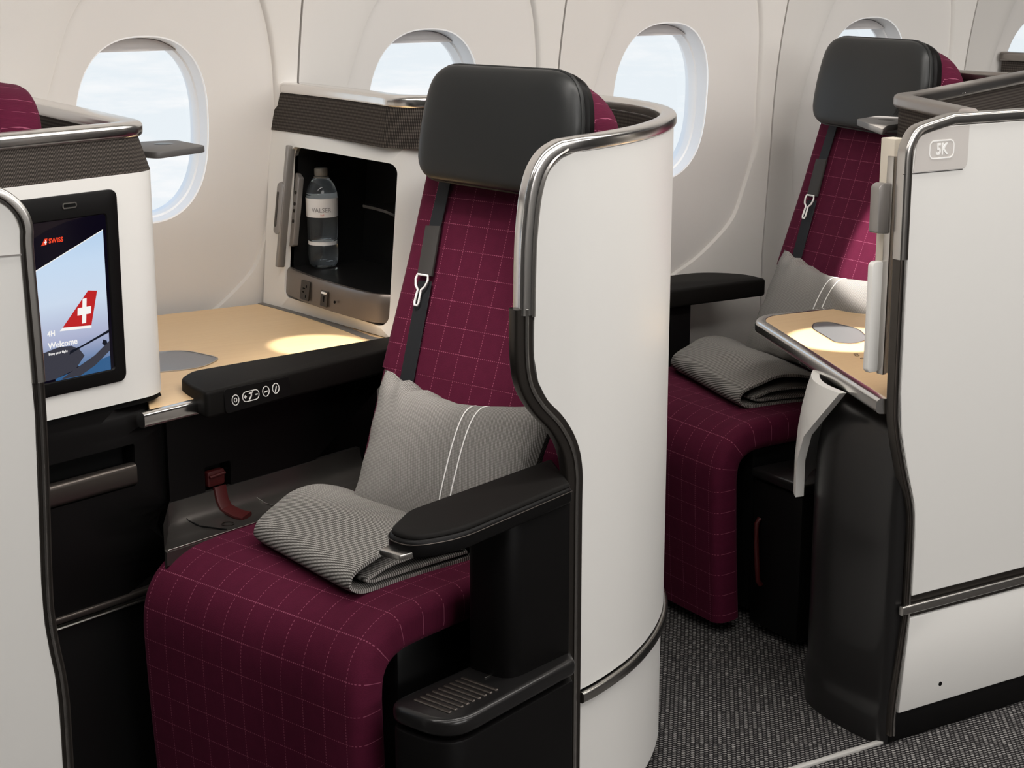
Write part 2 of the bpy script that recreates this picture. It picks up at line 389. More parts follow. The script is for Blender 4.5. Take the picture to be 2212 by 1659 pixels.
def frame_loop(name, loop, wd, z0, z1, mat, parent, W):
    """closed band of width wd lying in local xy"""
    n = len(loop); cx = sum(a for a, b in loop)/n; cy = sum(b for a, b in loop)/n; inn = []
    for i in range(n):
        a = V((*loop[i-1], 0)); b = V((*loop[(i+1) % n], 0)); t_ = (b-a).normalized(); nn = V((-t_.y, t_.x, 0)); p = V((*loop[i], 0))
        if nn.dot(V((cx, cy, 0))-p) < 0: nn = -nn
        inn.append((p.x+nn.x*wd, p.y+nn.y*wd))
    vs = [(*p, z0) for p in loop]+[(*p, z1) for p in loop]+[(*p, z1) for p in inn]+[(*p, z0) for p in inn]; fs = []
    for k in range(4):
        for j in range(n): a = k*n+j; b = k*n+(j+1) % n; c = ((k+1) % 4)*n+(j+1) % n; d = ((k+1) % 4)*n+j; fs.append((a, b, c, d))
    return mk(name, vs, fs, mat, parent, W)
def dup(root, name, loc, rz):
    r = root.copy(); r.name = name; col.objects.link(r); r.location = loc; r.rotation_euler = (0, 0, rz); MW[r.name] = Matrix.Translation(loc) @ Matrix.Rotation(rz, 4, 'Z')
    for ch in list(root.children):
        c = ch.copy(); col.objects.link(c); c.parent = r; MW[c.name] = MW[r.name]
        for g in list(ch.children): d = g.copy(); col.objects.link(d); d.parent = c; MW[d.name] = MW[r.name]
    return r

# ================================================================== THE SETTING
YW = 3.58
def yw(z):
    if z < 1.0: return 3.60-.02*max(0, z-.7)/.3
    d = z-1.0; return 3.58-.02*d*0-.30*d*d-.02*d
PITCH = .682; X0 = 1.298
o = mk('floor', [(-1.5, -2.2, 0), (6.5, -2.2, 0), (6.5, 3.7, 0), (-1.5, 3.7, 0)], [(0, 1, 2, 3)], 'carpet', flat=True); tag(o, kind='structure')
o = mk('ceiling', [(-1.5, -2.2, 2.2), (6.5, -2.2, 2.2), (6.5, 3.6, 2.2), (-1.5, 3.6, 2.2)], [(0, 3, 2, 1)], 'ceil', flat=True); tag(o, kind='structure')
o = mk('wall_left', [(-1.5, -2.2, 0), (6.5, -2.2, 0), (6.5, -2.2, 2.2), (-1.5, -2.2, 2.2)], [(0, 1, 2, 3)], 'ceil', flat=True); tag(o, kind='structure')
for nm, xx in (('light_block_front', -1.5), ('light_block_back', 6.5)):
    o = mk(nm, [(xx, -2.2, 0), (xx, 3.7, 0), (xx, 3.7, 2.2), (xx, -2.2, 2.2)], [(0, 1, 2, 3)], 'lightblock', flat=True); tag(o, kind='structure')  # unseen end sheets added to keep sky light out and darken the cabin
wallR = thing('wall_right', None, None, (0, 3.6, 0), kind='structure')
RT = [(.65, 0, 0), (.676, -.06, .07), (.72, -.13, .15), (.80, -.20, .235), (.88, -.232, .265), (1.0, -.237, .292), (1.1, -.225, .292), (1.26, -.185, .28), (1.38, -.14, .25), (1.5, -.03, .19), (1.58, .04, .11)]
ogive = [(r_[2], r_[0]) for r_ in RT[1:]]+[(r_[1], r_[0]) for r_ in RT[1:][::-1]]+[(0, .65)]
ogive = [(p.x, p.y) for p in catmull([(a, b, 0) for a, b in ogive]+[(ogive[0][0], ogive[0][1], 0)], 5)][:-1]
NA = 128; CZ = 1.118; HW = .148; HH = .201
cell = [(-.341, 0), (.341, 0), (.341, 2.2), (-.341, 2.2)]
angs = sorted([2*pi*k/NA for k in range(NA)]+[math.atan2(z_-CZ, x_) % (2*pi) for x_, z_ in cell])
def sup(a, hw, hh, e_=2.5):
    c, s = cos(a), sin(a); r_ = (abs(c/hw)**e_+abs(s/hh)**e_)**(-1/e_); return (r_*c, CZ+r_*s)
def bump_x(x): # the lining swells towards the cabin between the windows
    t_ = min(1, abs(x)/.341); return -.03*t_**3
for k in range(-2, 7):
    xc = X0+k*PITCH
    def f0(x, z, xc=xc): return (xc+x, yw(z)+bump_x(x)-.0, z)
    def f1(x, z, xc=xc): return (xc+x, yw(z)+bump_x(x)+.010, z)
    H = [sup(a, HW, HH) for a in angs]; O_ = raycast_loop((0, CZ), angs, ogive); R_ = raycast_loop((0, CZ), angs, cell)
    win = thing('window_%d' % (k+3), None, None, (xc, 3.6, .9), kind='structure')
    # surround sits 10 mm back inside the ogive
    ringpanel('surround_panel', H, O_, f1, 'wall2', win, 8)
    O2 = [(a*1.018, CZ+(b-CZ)*1.012) for a, b in O_]
    # main lining panel with a rolled step down to the surround
    O3 = [(a*1.05, CZ+(b-CZ)*1.03) for a, b in O_]
    def fstep(x, z, f0=f0): return f0(x, z)
    vs = []; fs = []; n = len(angs)
    R2 = [(max(-.3385, min(.3385, a)), b) for a, b in R_]
    rings = [[f1(*p) for p in O_], [f1(*p) for p in O2]]
    rings.append([(lambda q: (q[0], q[1]-.009, q[2]))(f1(*p)) for p in [(a*1.03, CZ+(b-CZ)*1.02) for a, b in O_]])
    for t_ in (0, .15, .3, .5, .75, 1): rings.append([f0(a+(c-a)*t_, b+(d-b)*t_) for (a, b), (c, d) in zip(O3, R2)])
    rings.append([(q[0], q[1]+.02, q[2]) for q in rings[-1]])
    for r_ in rings: vs += r_
    for i in range(len(rings)-1):
        for j in range(n): fs.append((i*n+j, i*n+(j+1) % n, (i+1)*n+(j+1) % n, (i+1)*n+j))
    mk('wall_panel', vs, fs, 'wall', wallR, ang=50)
    # reveal tunnel, frame ring, pane
    rv = []; fs = []
    prof = [(1.0, .010), (.985, .011), (.975, .022), (.965, .045), (.945, .048), (.935, .062), (.925, .085)]
    for sc, dy in prof: rv += [(xc+(a)*sc, yw(1.1)+dy+(yw(b)-yw(1.1))*(1 if dy < .03 else .4), CZ+(b-CZ)*sc) for a, b in H]
    for i in range(len(prof)-1):
        for j in range(n): fs.append((i*n+j, i*n+(j+1) % n, (i+1)*n+(j+1) % n, (i+1)*n+j))
    mk('window_reveal', rv, fs, 'reveal', win, ang=40)
    pn = [(xc+a*.932, yw(1.1)+.070, CZ+(b-CZ)*.932) for a, b in H]
    mk('window_pane', pn, [tuple(range(n))], 'glass', win, flat=True)
    # shade: a blind segment at the very top with a pull
    top = [(a*.96, CZ+(b-CZ)*.96) for a, b in H if b > CZ+.172]
    sh = [(xc+a, yw(1.1)+.026, b) for a, b in top]+[(xc+a, yw(1.1)+.036, b) for a, b in top]; m = len(top)
    fs = [tuple(range(m)), tuple(range(2*m-1, m-1, -1))]+[(i, (i+1) % m, m+(i+1) % m, m+i) for i in range(m)]
    s_ = mk('window_shade', sh, fs, 'shade', win)
    mk('shade_pull', [(xc+.045*cos(t_), yw(1.1)+.024+.004*(i % 2), CZ+.182+.008*sin(t_)) for i, t_ in enumerate([2*pi*j/24 for j in range(24)])], [tuple(range(24))], 'wall2', win)
# dark shadow gap behind the panel joints
o = mk('joint_backing', [(-1.5, 3.628, 0), (6.5, 3.628, 0), (6.5, 3.628, .88), (-1.5, 3.628, .88)], [(0, 1, 2, 3)], 'joint', wallR, flat=True)
for k in range(-3, 7):
    xg = X0+(k+.5)*PITCH; zz = [.0+2.14*i/24 for i in range(25)]
    mk('joint_strip', [(xg+dx, yw(z)-.03+.012, z) for z in zz for dx in (-.006, .006)], [(2*i, 2*i+1, 2*i+3, 2*i+2) for i in range(24)], 'joint', wallR, flat=True)
    # frame-side cover joint line, as in the lining between windows
bb = box('baseboard_right', -1.5, 6.5, 3.585, 3.60, 0, .08, 'grey', None, bevel=.002); tag(bb, kind='structure')

# floor seat rail
o = thing('floor_rail', 'thin bright metal seat rail strip lying on the carpet in the aisle', 'rail', (1.95, 2.27, 0))
box('rail_strip', .6, 2.25, 2.262, 2.274, 0, .006, 'railm', o, bevel=.001)

# ================================================================== SEATS
BT = radians(20)
def make_seat(arm):
    """origin on the floor under the seat centre; a = +x backwards, b = +y. arm=-1: armrest on the -y side"""
    s = thing('aircraft_seat', 'x', 'seat')
    # slab of cushion flowing down into the leg rest
    path = [(.20, .448), (.10, .450), (0, .452), (-.10, .453), (-.20, .452), (-.245, .446), (-.278, .430), (-.298, .405), (-.306, .37), (-.306, .32), (-.302, .22), (-.296, .12), (-.290, .03)]
    P = catmull([(a, 0, z) for a, z in path], 5)
    prof = rrect(-.036, .034, -.268, .268, .024, 5)
    # more columns across for the check
    sweep('seat_cushion', P, [V((-.2, 0, 1)) if p.z > .40 else V((-1, 0, .1)) for p in P], prof, 'burg', s, uv='b')
    def bk(z, off=0): # point on the back plane
        return (.185+(z-.47)*math.tan(BT)+off*cos(BT), 0, z+off*sin(BT)*0)
    P = catmull([bk(.44), bk(.55), bk(.66), bk(.705)], 5)
    lower = sweep('lumbar_cushion', P, V((-1, 0, .3)), rrect(-.05, .0415, -.234, .234, .02, 4), 'burg', s, uv='b')
    P = catmull([bk(.705, .0), bk(.72, .0), bk(.8, .002), bk(.9, .004), bk(1.0, .002), bk(1.10, 0), bk(1.16, 0)], 5)
    sc = [1]*len(P)
    sweep('backrest', P, V((-1, 0, .3)), rrect(-.055, .042, -.240, .240, .022, 4), 'burg', s, uv='b')
    # rounded burgundy back shell that rises behind the headrest
    dome = [(-.160, 0), (.160, 0)]+[(.160*cos(t_), .125+.112*sin(t_)) for t_ in [pi*k/28 for k in range(29)]]
    # frame: x' = +y, y' = up the back, z' = forward
    up = V((sin(radians(8)), 0, cos(radians(8))))
    D = plane_frame((.415, 0, 1.03), (0, -1, 0), up)
    puff('back_shell', dome, .055, .045, 'burg', s, D, 8, 5)
    # leather headrest
    HP = plane_frame((.322, .006, 1.075), (0, -1, 0), V((sin(radians(9)), 0, cos(radians(9)))))
    hr = arcround([(-.188, .0), (.168, -.012), (.190, .09), (.168, .212), (-.168, .212), (-.190, .10)], [.09, .06, .07, .13, .13, .07], 7)
    puff('headrest_back', [(a*1.0, b) for a, b in hr], .012, .028, 'black', s, HP @ Matrix.Translation((0, 0, -.006)), 6, 6)
    h = puff('headrest', hr, .036, .004, 'leather', s, HP @ Matrix.Translation((0, 0, .008)), 14, 5.0); h['label'] = 'smooth black leather headrest pad'
    loop = [V((a*1.002, b, .010)) for a, b in hr]; loop.append(loop[0])
    sweep('headrest_piping', loop, V((0, 0, 1)), circ(.0032, 6), 'leather', h, HP @ Matrix.Translation((0, 0, .006)))
    # embossed crest: three fine leaf strokes
    E_ = HP @ Matrix.Translation((.128, .045, .0435)) @ Matrix.Rotation(radians(4), 4, 'Y')
    vs = []; fs = []
    for (x0, y0, x1, y1) in ((-.014, -.008, 0, .012), (0, .012, .014, -.008), (-.007, -.008, 0, .004), (0, .004, .007, -.008), (-.012, .002, -.004, .010), (.012, .002, .004, .010)):
        dx, dy = y1-y0, x0-x1; L = math.hypot(dx, dy); dx *= .0007/L; dy *= .0007/L; b_ = len(vs)
        vs += [(x0+dx, y0+dy, 0), (x1+dx, y1+dy, 0), (x1-dx, y1-dy, 0), (x0-dx, y0-dy, 0), (x0, y0, .0012), (x1, y1, .0012)]
        fs += [(b_, b_+1, b_+5, b_+4), (b_+4, b_+5, b_+2, b_+3), (b_, b_+4, b_+3), (b_+1, b_+2, b_+5), (b_, b_+3, b_+2, b_+1)]
    mk('embossed_crest', vs, fs, 'leather', h, E_)
    # shoulder belt
    def bs(z, b, off=.050): return V((.185+(z-.47)*math.tan(BT)-off, b, z))
    by = .166
    bl = sweep('shoulder_belt', [bs(z, by+(z-.9)*.06) for z in (.60, .66, .72, .80, .86, .885)], V((-1, 0, .3)), rrect(-.001, .001, -.0175, .0175, .0008, 1), 'strap', s)
    sweep('belt_webbing', [bs(z, by+.004, .052) for z in (.975, 1.03, 1.07, 1.10)], V((-1, 0, .3)), rrect(-.0012, .0012, -.015, .015, .0008, 1), 'strap', bl)
    sweep('belt_sleeve', [bs(z, by+(z-.9)*.08, .053) for z in (.895, .93, .96, .985)], V((-1, 0, .3)), rrect(-.0035, .0035, -.0185, .0185, .002, 2), 'sleeve', bl)
    BF = plane_frame(bs(.895, by, .060), (0, -1, 0), V((sin(BT), 0, cos(BT))))
    yl = [V(p) for p in ((-.013, .003, 0), (-.0155, -.006, 0), (-.012, -.018, 0), (-.004, -.026, 0), (-.0045, -.034, 0), (-.0052, -.050, 0), (-.003, -.056, 0), (.003, -.056, 0), (.0052, -.050, 0), (.0045, -.034, 0), (.004, -.026, 0), (.012, -.018, 0), (.0155, -.006, 0), (.013, .003, 0), (-.013, .003, 0))]
    sweep('belt_buckle', yl, V((0, 0, 1)), circ(.0022, 6), 'printw', bl, BF)
    # frame under the cushion
    box('seat_base', -.20, .22, -.22, .22, .02, .405, 'linerb', s, bevel=.01)
    # armrest with tip latch, its upright panel and the console box below
    k = arm
    ao = arcround([(-.340, k*.290), (.15, k*.300), (.15, k*.435), (.02, k*.430), (-.30, k*.430), (-.345, k*.385)] if k > 0 else [(.100, k*.290), (-.262, k*.300), (-.350, k*.345), (-.352, k*.400), (-.28, k*.430), (.010, k*.410)], [0, .02, .03, .05, .12, 0] if k < 0 else .03, 6)
    ar = prism('armrest', ao, .632, .660, 'black', s, bevel=.007, seg=3)
    pad = [(a*(1 if a > 0 else .985), k*.362+(b-k*.362)*.93) for a, b in ao]
    prism('armrest_pad', pad, .655, .667, 'blackmat', ar, bevel=.006, seg=3)
    lp3 = [V((a, b, .6535)) for a, b in ao]; cxx = -.13
    tube('armrest_trim', [V((p.x-.0006, p.y-.0006 if p.y < k*.36 else p.y+.0006, p.z)) for p in lp3[2:]], .0009, 'darkmetal', ar)
    if k < 0: prism('armrest_latch', [(-.368, k*.350), (-.335, k*.345), (-.335, k*.398), (-.368, k*.392)], .634, .643, 'chromedk', ar, bevel=.002)
    return s
def finish_seat(s, k, front_a):
    # upright support under the armrest and console box (not identical between seats)
    up = prism('armrest_support', arcround([(front_a+.14, k*.335), (.20, k*.335), (.20, k*.39), (front_a+.14, k*.405)], [.02, 0, 0, .03]), .35, .62, 'black', s, bevel=.004)
    return up
S1 = (1.46-sin(A1)*.365, 2.25+cos(A1)*.365, 0)
seat = make_seat(-1)
seat2 = dup(seat, 'aircraft_seat', (2.64, 3.13, 0), 0)
seat3 = dup(seat, 'aircraft_seat', (.428, 3.13, 0), 0)
seat.location = S1; seat.rotation_euler = (0, 0, A1); MW[seat.name] = Matrix.Translation(S1) @ Matrix.Rotation(A1, 4, 'Z')
for ch in seat.children_recursive: MW[ch.name] = MW[seat.name]
tag(seat, 'middle burgundy check seat with black headrest inside the curved white privacy shell')
tag(seat2, 'burgundy check seat in the right half, behind the small wooden table and pillow')
tag(seat3, 'far left seat, only its rounded burgundy back top shows above the grey rim')
# second seat keeps its armrest on the window side: its own mirrored armrest
for sx in (seat2, seat3):
    for ch in list(sx.children):
        if ch.name.startswith('armrest'):
            for g in list(ch.children_recursive): bpy.data.objects.remove(g)
            bpy.data.objects.remove(ch)
WS2 = Matrix.Translation((2.64, 3.13, 0))
ao = arcround([(-.30, .275), (.24, .275), (.24, .36), (.16, .445), (-.30, .445)], [.04, .01, .06, .08, .05], 6)
ar = prism('armrest', ao, .628, .674, 'blackmat', seat2, WS2, bevel=.012, seg=3)
box('armrest_support', -.30, .02, .30, .40, .02, .630, 'black', seat2, WS2, bevel=.006)
# middle seat: upright and console box in the seat frame (a, b, z)
up = prism('armrest_support', arcround([(-.135, -.035), (.018, -.035), (.098, .055), (-.135, .055)], [.035, 0, 0, .02]), .36, .636, 'black', seat, W1, bevel=.003)
ob_ = arcround([(-.318, .055), (-.318, -.075), (.000, -.058), (.10, .055)], [.035, .075, .0, 0], 8)
cb = prism('side_console', ob_, .02, .335, 'black', seat, W1, bevel=.004)
def grow(poly, d):
    cx = sum(p[0] for p in poly)/len(poly); cy = sum(p[1] for p in poly)/len(poly)
    return [(cx+(a-cx)*(1+d/.22), cy+(b-cy)*(1+d/.065)) for a, b in poly]
prism('console_lid', grow(ob_, .003), .342, .372, 'gunmetal', cb, W1, bevel=.010, seg=4)
for j in range(9):
    box('grip_rib', -.285+j*.0135, -.278+j*.0135, -.045, .030, .370, .3745, 'darkmetal', cb, W1, bevel=.0015, seg=1)
box('console_pin', -.150, -.128, .0, .004, .372, .374, 'chromedk', cb, W1, bevel=.001)
# right seat: aisle-side console with red latch handle
c2 = box('side_console', 2.405, 2.95, 2.70, 2.862, .02, .355, 'black', seat2, bevel=.006)
box('console_lid', 2.400, 2.95, 2.695, 2.866, .36, .382, 'gunmetal', c2, bevel=.006, seg=3)
tube('red_latch', [(2.402, 2.833, .272), (2.394, 2.833, .262), (2.392, 2.830, .22), (2.393, 2.826, .16), (2.394, 2.823, .13), (2.402, 2.822, .119)], .006, 'red', c2)

# ================================================================== PILLOWS AND BLANKETS
def make_pillow(name, label, Wm, w=.39, h=.27, t_=.060, stripe=(.048, .070), seed=1):
    root = thing(name, label, 'pillow', Wm.translation, 0, 'grey pillows on the seats'); rnd = random.Random(seed)
    NU, NV = 60, 44; vs = []; uv = []; fs = []
    def pt(u, v, s):
        pin = .10; X = w/2*u*(1-pin*(1-abs(v)**1.7)*abs(u)**3*1.0); Y = h/2*v*(1-.24*(1-abs(u)**1.5)*abs(v)**3)
        e_ = (max(0, 1-abs(u)**2.6)*max(0, 1-abs(v)**2.6))**.46
        wr = .0028*sin(u*17+v*5+seed)*(abs(v)**3)*(1-abs(u)**6)+.002*sin(v*14-u*4)*abs(u)**3
        # crumple near the upper left corner
        cr_ = .007*sin(26*u+6*v)*max(0, v)**4*math.exp(-((u+.62)/.28)**2)
        return V((X, Y+cr_*.8, s*(t_*e_)+wr*e_**.3+cr_*.4))
    for s in (1, -1):
        for i in range(NV+1):
            for j in range(NU+1):
                u = -1+2*j/NU; v = -1+2*i/NV; vs.append(pt(u, v, s)); uv.append((u*w/2, v*h/2))
    m = NU+1; L = m*(NV+1)
    for i in range(NV):
        for j in range(NU): a = i*m+j; fs.append((a, a+1, a+m+1, a+m)); a += L; fs.append((a, a+m, a+m+1, a+1))
    ed = [j for j in range(m)]+[i*m+NU for i in range(1, NV+1)]+[NV*m+j for j in range(NU-1, -1, -1)]+[i*m for i in range(NV-1, 0, -1)]
    for a, b in zip(ed, ed[1:]+ed[:1]): fs.append((a, a+L, b+L, b))
    mk('pillow_cover', vs, fs, 'pillow', root, Wm, uv, ang=70)
    for x in stripe:
        P = [pt(x*2/w, -1+2*k/40, 1)+V((0, 0, .0012)) for k in range(41)]
        st = sweep('white_stripe', P, V((0, 0, 1)), rrect(-.0005, .0005, -.0014, .0014, .0003, 1), 'printw', root, Wm)
    return root
# local x across the seat (to image right = -b), y up, z towards the sitter
def pillow_frame(W, a, b, z, lean, roll=0):
    f = plane_frame((a, b, z), (0, -1, 0), (sin(lean), 0, cos(lean)))
    return W @ f @ Matrix.Rotation(roll, 4, 'Z')
make_pillow('pillow', 'grey pillow with two white stripes on the middle seat', pillow_frame(W1, .082, .288, .610, radians(22), radians(0.5)), .41, .30, .062)
make_pillow('pillow', 'grey pillow with brightly lit top edge on the right-hand seat behind the table', pillow_frame(WS2, .10, -.085, .64, radians(24), radians(-2)), .42, .29, .058, (.03, .055), 3)
def make_blanket(name, label, Wm, L=.30, Dp=.30):
    """folded blanket: fold edge along local y at x=0, layers run to +x"""
    root = thing(name, label, 'blanket', Wm.translation, 0, 'folded blankets on the seats')
    def ribbon(path, th, nm):
        P = catmull(path, 6); NY = 22; vs = []; uv = []; fs = []
        T = tangents(P); S = arclen(P); m = len(P)
        for s in (1, -1):
            for k in range(NY+1):
                y = -L/2+L*k/NY; ey = 1-abs(2*y/L)**8*.02
                for i, p in enumerate(P):
                    nn = V((-T[i].z, 0, T[i].x)); wv = .003*sin(y*21+p.x*13)*(1 if p.z > .02 else 0)*min(1, p.x/.1)
                    h_ = th/2*(1-(abs(2*y/L))**12*.5); fl = 1+.22*max(0, p.x)/Dp
                    q = p+nn*s*h_; vs.append((q.x*ey+.006*sin(y*9)+.27*y, y*fl+.004*sin(p.x*15), max(.0008, q.z+wv))); uv.append((S[i], y))
        Lc = (NY+1)*m
        for k in range(NY):
            for i in range(m-1): a = k*m+i; fs.append((a, a+1, a+m+1, a+m)); a += Lc; fs.append((a, a+m, a+m+1, a+1))
        for i in range(m-1): fs.append((i, i+Lc, i+1+Lc, i+1)); a = NY*m+i; fs.append((a, a+1, a+1+Lc, a+Lc))
        for k in range(NY): a = k*m; fs.append((a, a+m, a+m+Lc, a+Lc)); a = k*m+m-1; fs.append((a, a+Lc, a+m+Lc, a+m))
        return mk(nm, vs, fs, 'blanket', root, Wm, uv, ang=60)
    ribbon([(Dp*.97, 0, .006), (Dp*.7, 0, .006), (Dp*.35, 0, .006), (.03, 0, .008), (.004, 0, .018), (-.004, 0, .030), (.010, 0, .046), (.06, 0, .060), (Dp*.4, 0, .072), (Dp*.62, 0, .068), (Dp*.82, 0, .050), (Dp*.95, 0, .030), (Dp, 0, .018)], .012, 'outer_fold')
    ribbon([(Dp*.93, 0, .018), (Dp*.6, 0, .018), (Dp*.3, 0, .019), (.05, 0, .021), (.035, 0, .026), (.06, 0, .032), (Dp*.35, 0, .040), (Dp*.6, 0, .041), (Dp*.8, 0, .034), (Dp*.9, 0, .026)], .009, 'inner_fold')
    return root
zf = .483
def bl_frame(W, p, q): # p: fold centre point, direction to back q
    d = (V(q)-V(p)).normalized(); return W @ plane_frame(p, d, V((0, 0, 1)).cross(d))
make_blanket('folded_blanket', 'grey twill blanket folded on the front of the middle seat cushion', bl_frame(W1, (-.213, .350, zf), (.07, .368, zf)), .305, .28)
make_blanket('folded_blanket', 'grey folded blanket on the right-hand seat beside the small table', bl_frame(WS2, (-.155, .015, zf-.001), (.12, .03, zf-.001)), .37, .27)

# ================================================================== RIM HELPERS
RIMP = rrect(-.017, .017, -.0125, .014, .009, 4)
def rim_profile(wd, ht, r): return rrect(-wd/2, wd/2, -ht/2, ht/2, r, 4)
def plan_normals(P, side=1):
    return [V((-t_.y, t_.x, 0))*-side for t_ in tangents(P)]

# ================================================================== MIDDLE PRIVACY SHELL
plan = [(1.405, 2.247), (1.47, 2.247), (1.531, 2.252), (1.61, 2.283), (1.70, 2.332), (1.80, 2.408), (1.89, 2.502), (1.955, 2.605), (1.993, 2.715), (2.005, 2.83), (1.985, 2.93), (1.92, 3.0), (1.83, 3.04), (1.745, 3.058)]
CP = [V((p.x, p.y, 0)) for p in catmull([(a, b, 0) for a, b in plan], 8)]
CS = arclen(CP)
psh = thing('privacy_shell', 'tall curved white privacy shell wrapping the middle seat, aisle side', 'partition', (1.75, 2.5, 0))
edge = [(.02, 1.530), (.30, 1.530), (.60, 1.530), (.67, 1.530), (.715, 1.520), (.755, 1.497), (.79, 1.465), (.825, 1.443), (.87, 1.434), (.95, 1.433), (1.10, 1.440), (1.135, 1.447), (1.16, 1.459), (1.178, 1.478), (1.188, 1.51)]
def interp(tb, z):
    if z <= tb[0][0]: return tb[0][1]
    for (a, b), (c, d) in zip(tb, tb[1:]):
        if z <= c: return b+(d-b)*(z-a)/(c-a)
    return tb[-1][1]
def s0c(z): return interp(edge, z)-1.405
zs = [.285, .3, .4, .5, .6, .65, .67, .69, .71, .73, .75, .77, .79, .81, .83, .85, .87, .9, 1.0, 1.08, 1.1, 1.12, 1.135, 1.15, 1.16, 1.17, 1.18, 1.188]
shell('outer_panel', CP, zs, 'white', .022, psh, s0c, n=70)
shell('lower_panel', CP, [.02, .1, .2, .258], 'white', .022, psh, lambda z: .125+.0, n=70, inner=.004)
# chrome strip between the panels, closely following the curve
tp = [p for p, s in zip(CP, CS) if s > .12]
sweep('trim_strip', [V((p.x, p.y, .271)) for p in offset_path(tp, -.002)], plan_normals(tp), rim_profile(.014, .020, .006), 'chromedk', psh)
# fabric lining on the inside
shell('lining_band', CP, [1.085, 1.188], 'brown', .006, psh, lambda z: .10, n=70, inner=.022)
shell('inner_lining', CP, [.05, .6, 1.085], 'black', .003, psh, lambda z: .15, n=70, inner=.022)
# rim: vertical dark edge, S curve, polished top corner, then along the top to the cabinet
eo = [(z, x-.0165) for z, x in edge]
low = catmull([V((x, 2.258, z)) for z, x in eo if z < .97], 5)
sweep('edge_frame', low, V((0, -1, 0)), rrect(-.013, .012, -.0165, .0165, .005, 4), 'frame', psh)
lowb = [p+V((.002, -.0132, 0)) for p in low]
sweep('edge_bead', lowb, V((0, -1, 0)), circ(.0035, 6), 'chromedk', psh)
up_ = catmull([V((1.420, 2.258, .94)), V((1.422, 2.258, 1.04)), V((1.427, 2.258, 1.10)), V((1.433, 2.258, 1.135)), V((1.443, 2.258, 1.163)), V((1.460, 2.258, 1.184)), V((1.483, 2.258, 1.196))], 6)
tp = [p for p, s in zip(CP, CS) if s > .12]; tp = offset_path(tp, .010)
upn = [V((0, -1, 0))]*len(up_); tpn = plan_normals(tp)
sweep('top_rim', up_+[V((p.x, p.y, 1.200)) for p in tp], upn+tpn, rrect(-.016, .015, -.012, .012, .008, 5), 'chrome', psh)
o = sweep('rim_bead', [p+V((.011, -.012, -.003)) for p in up_], V((0, -1, 0)), circ(.004, 6), 'chromedk', psh)

# ================================================================== CABINET WITH BOTTLE BIN
cab = thing('storage_cabinet', 'white side cabinet with open dark bin below the middle window, bottle inside', 'cabinet', (1.75, 3.35, .71))
cpl = [(1.86, 3.035), (1.80, 3.048), (1.745, 3.058), (1.700, 3.078), (1.672, 3.112), (1.668, 3.16), (1.667, 3.22), (1.664, 3.29), (1.655, 3.40), (1.642, 3.50), (1.630, 3.572)]
KP = [V((p.x, p.y, 0)) for p in catmull([(a, b, 0) for a, b in cpl], 8)]; KS = arclen(KP); KL = KS[-1]
def kx(s, z): return -.036-(1.19-z)*.083
def K(s, z, d=0):
    Q = at_s(KP, KS, s); return (Q.x+kx(s, z)+d, Q.y, z)
def s_at_y(y):
    for i in range(len(KP)-1):
        if KP[i+1].y >= y: return KS[i]+(KS[i+1]-KS[i])*(y-KP[i].y)/(KP[i+1].y-KP[i].y)
    return KL
sa, sb = s_at_y(3.086), s_at_y(3.492)
hole = rrect(sa, sb, .748, 1.078, .022, 6)
cc = ((sa+sb)/2, .91); outp = [(.02, .722), (KL, .722), (KL, 1.108), (.02, 1.108)]
ang2 = [math.atan2(b-cc[1], a-cc[0]) for a, b in hole]; outr = raycast_loop(cc, ang2, outp)
# snap the nearest samples onto the outer corners
for c_ in outp:
    i = min(range(len(outr)), key=lambda i: (outr[i][0]-c_[0])**2+(outr[i][1]-c_[1])**2); outr[i] = c_
ringpanel('front_panel', hole, outr, K, 'white', cab, 7, depth=lambda s, z: K(s, z, .02))
box('cabinet_body', 1.80, 2.12, 3.09, 3.565, .74, 1.15, 'black', cab, bevel=.004)
# bottom edge return
shell('panel_foot', KP, [.712, .722], 'joint', .02, cab, lambda z: .02, n=40, xoff=kx, inner=-.006)
# bin liner
n = len(hole); vs = []; fs = []
for d in (.012, .06, .12, .19): vs += [K(a, b, d) for a, b in hole]
for i in range(3):
    for j in range(n): fs.append((i*n+j, i*n+(j+1) % n, (i+1)*n+(j+1) % n, (i+1)*n+j))
fs.append(tuple(3*n+j for j in range(n)))
mk('bin_liner', vs, fs, 'linerb', cab, ang=60)
# bronze outlet panel closing the lower part, bowed outwards, and the bin floor
NS = 30; zz = [.750, .755, .79, .806, .812, .813]; vs = []; fs = []; uvv = []
for z in zz:
    for k in range(NS+1):
        s = sa+.003+(sb-sa-.006)*k/NS; bow = -.026*sin(pi*k/NS)**.8 if z > .75 else 0; d = {.806: 0, .812: .004, .813: .010}.get(z, 0); vs.append(K(s, z, bow+d+.003 if z > .752 else .012))
for i in range(len(zz)-1):
    for k in range(NS): a = i*(NS+1)+k; fs.append((a, a+1, a+NS+2, a+NS+1))
op = mk('outlet_panel', vs, fs, 'outlet', cab); op['label'] = 'bowed bronze panel with power sockets'
vs = [K(sa+.002+(sb-sa-.004)*k/NS, .8125, .010-.026*abs(sin(pi*k/NS))**.8) for k in range(NS+1)]+[K(sa+.002+(sb-sa-.004)*k/NS, .8125, .19) for k in range(NS+1)]
mk('bin_floor', vs, [(k, k+1, NS+2+k, NS+1+k) for k in range(NS)], 'gunmetal', cab)
sh_ = [K(s_at_y(y), .955, .06+.03*abs(sin((y-3.13)*9))) for y in (3.13, 3.18, 3.24, 3.30, 3.34)]+[K(s_at_y(y), .955, .19) for y in (3.34, 3.13)]
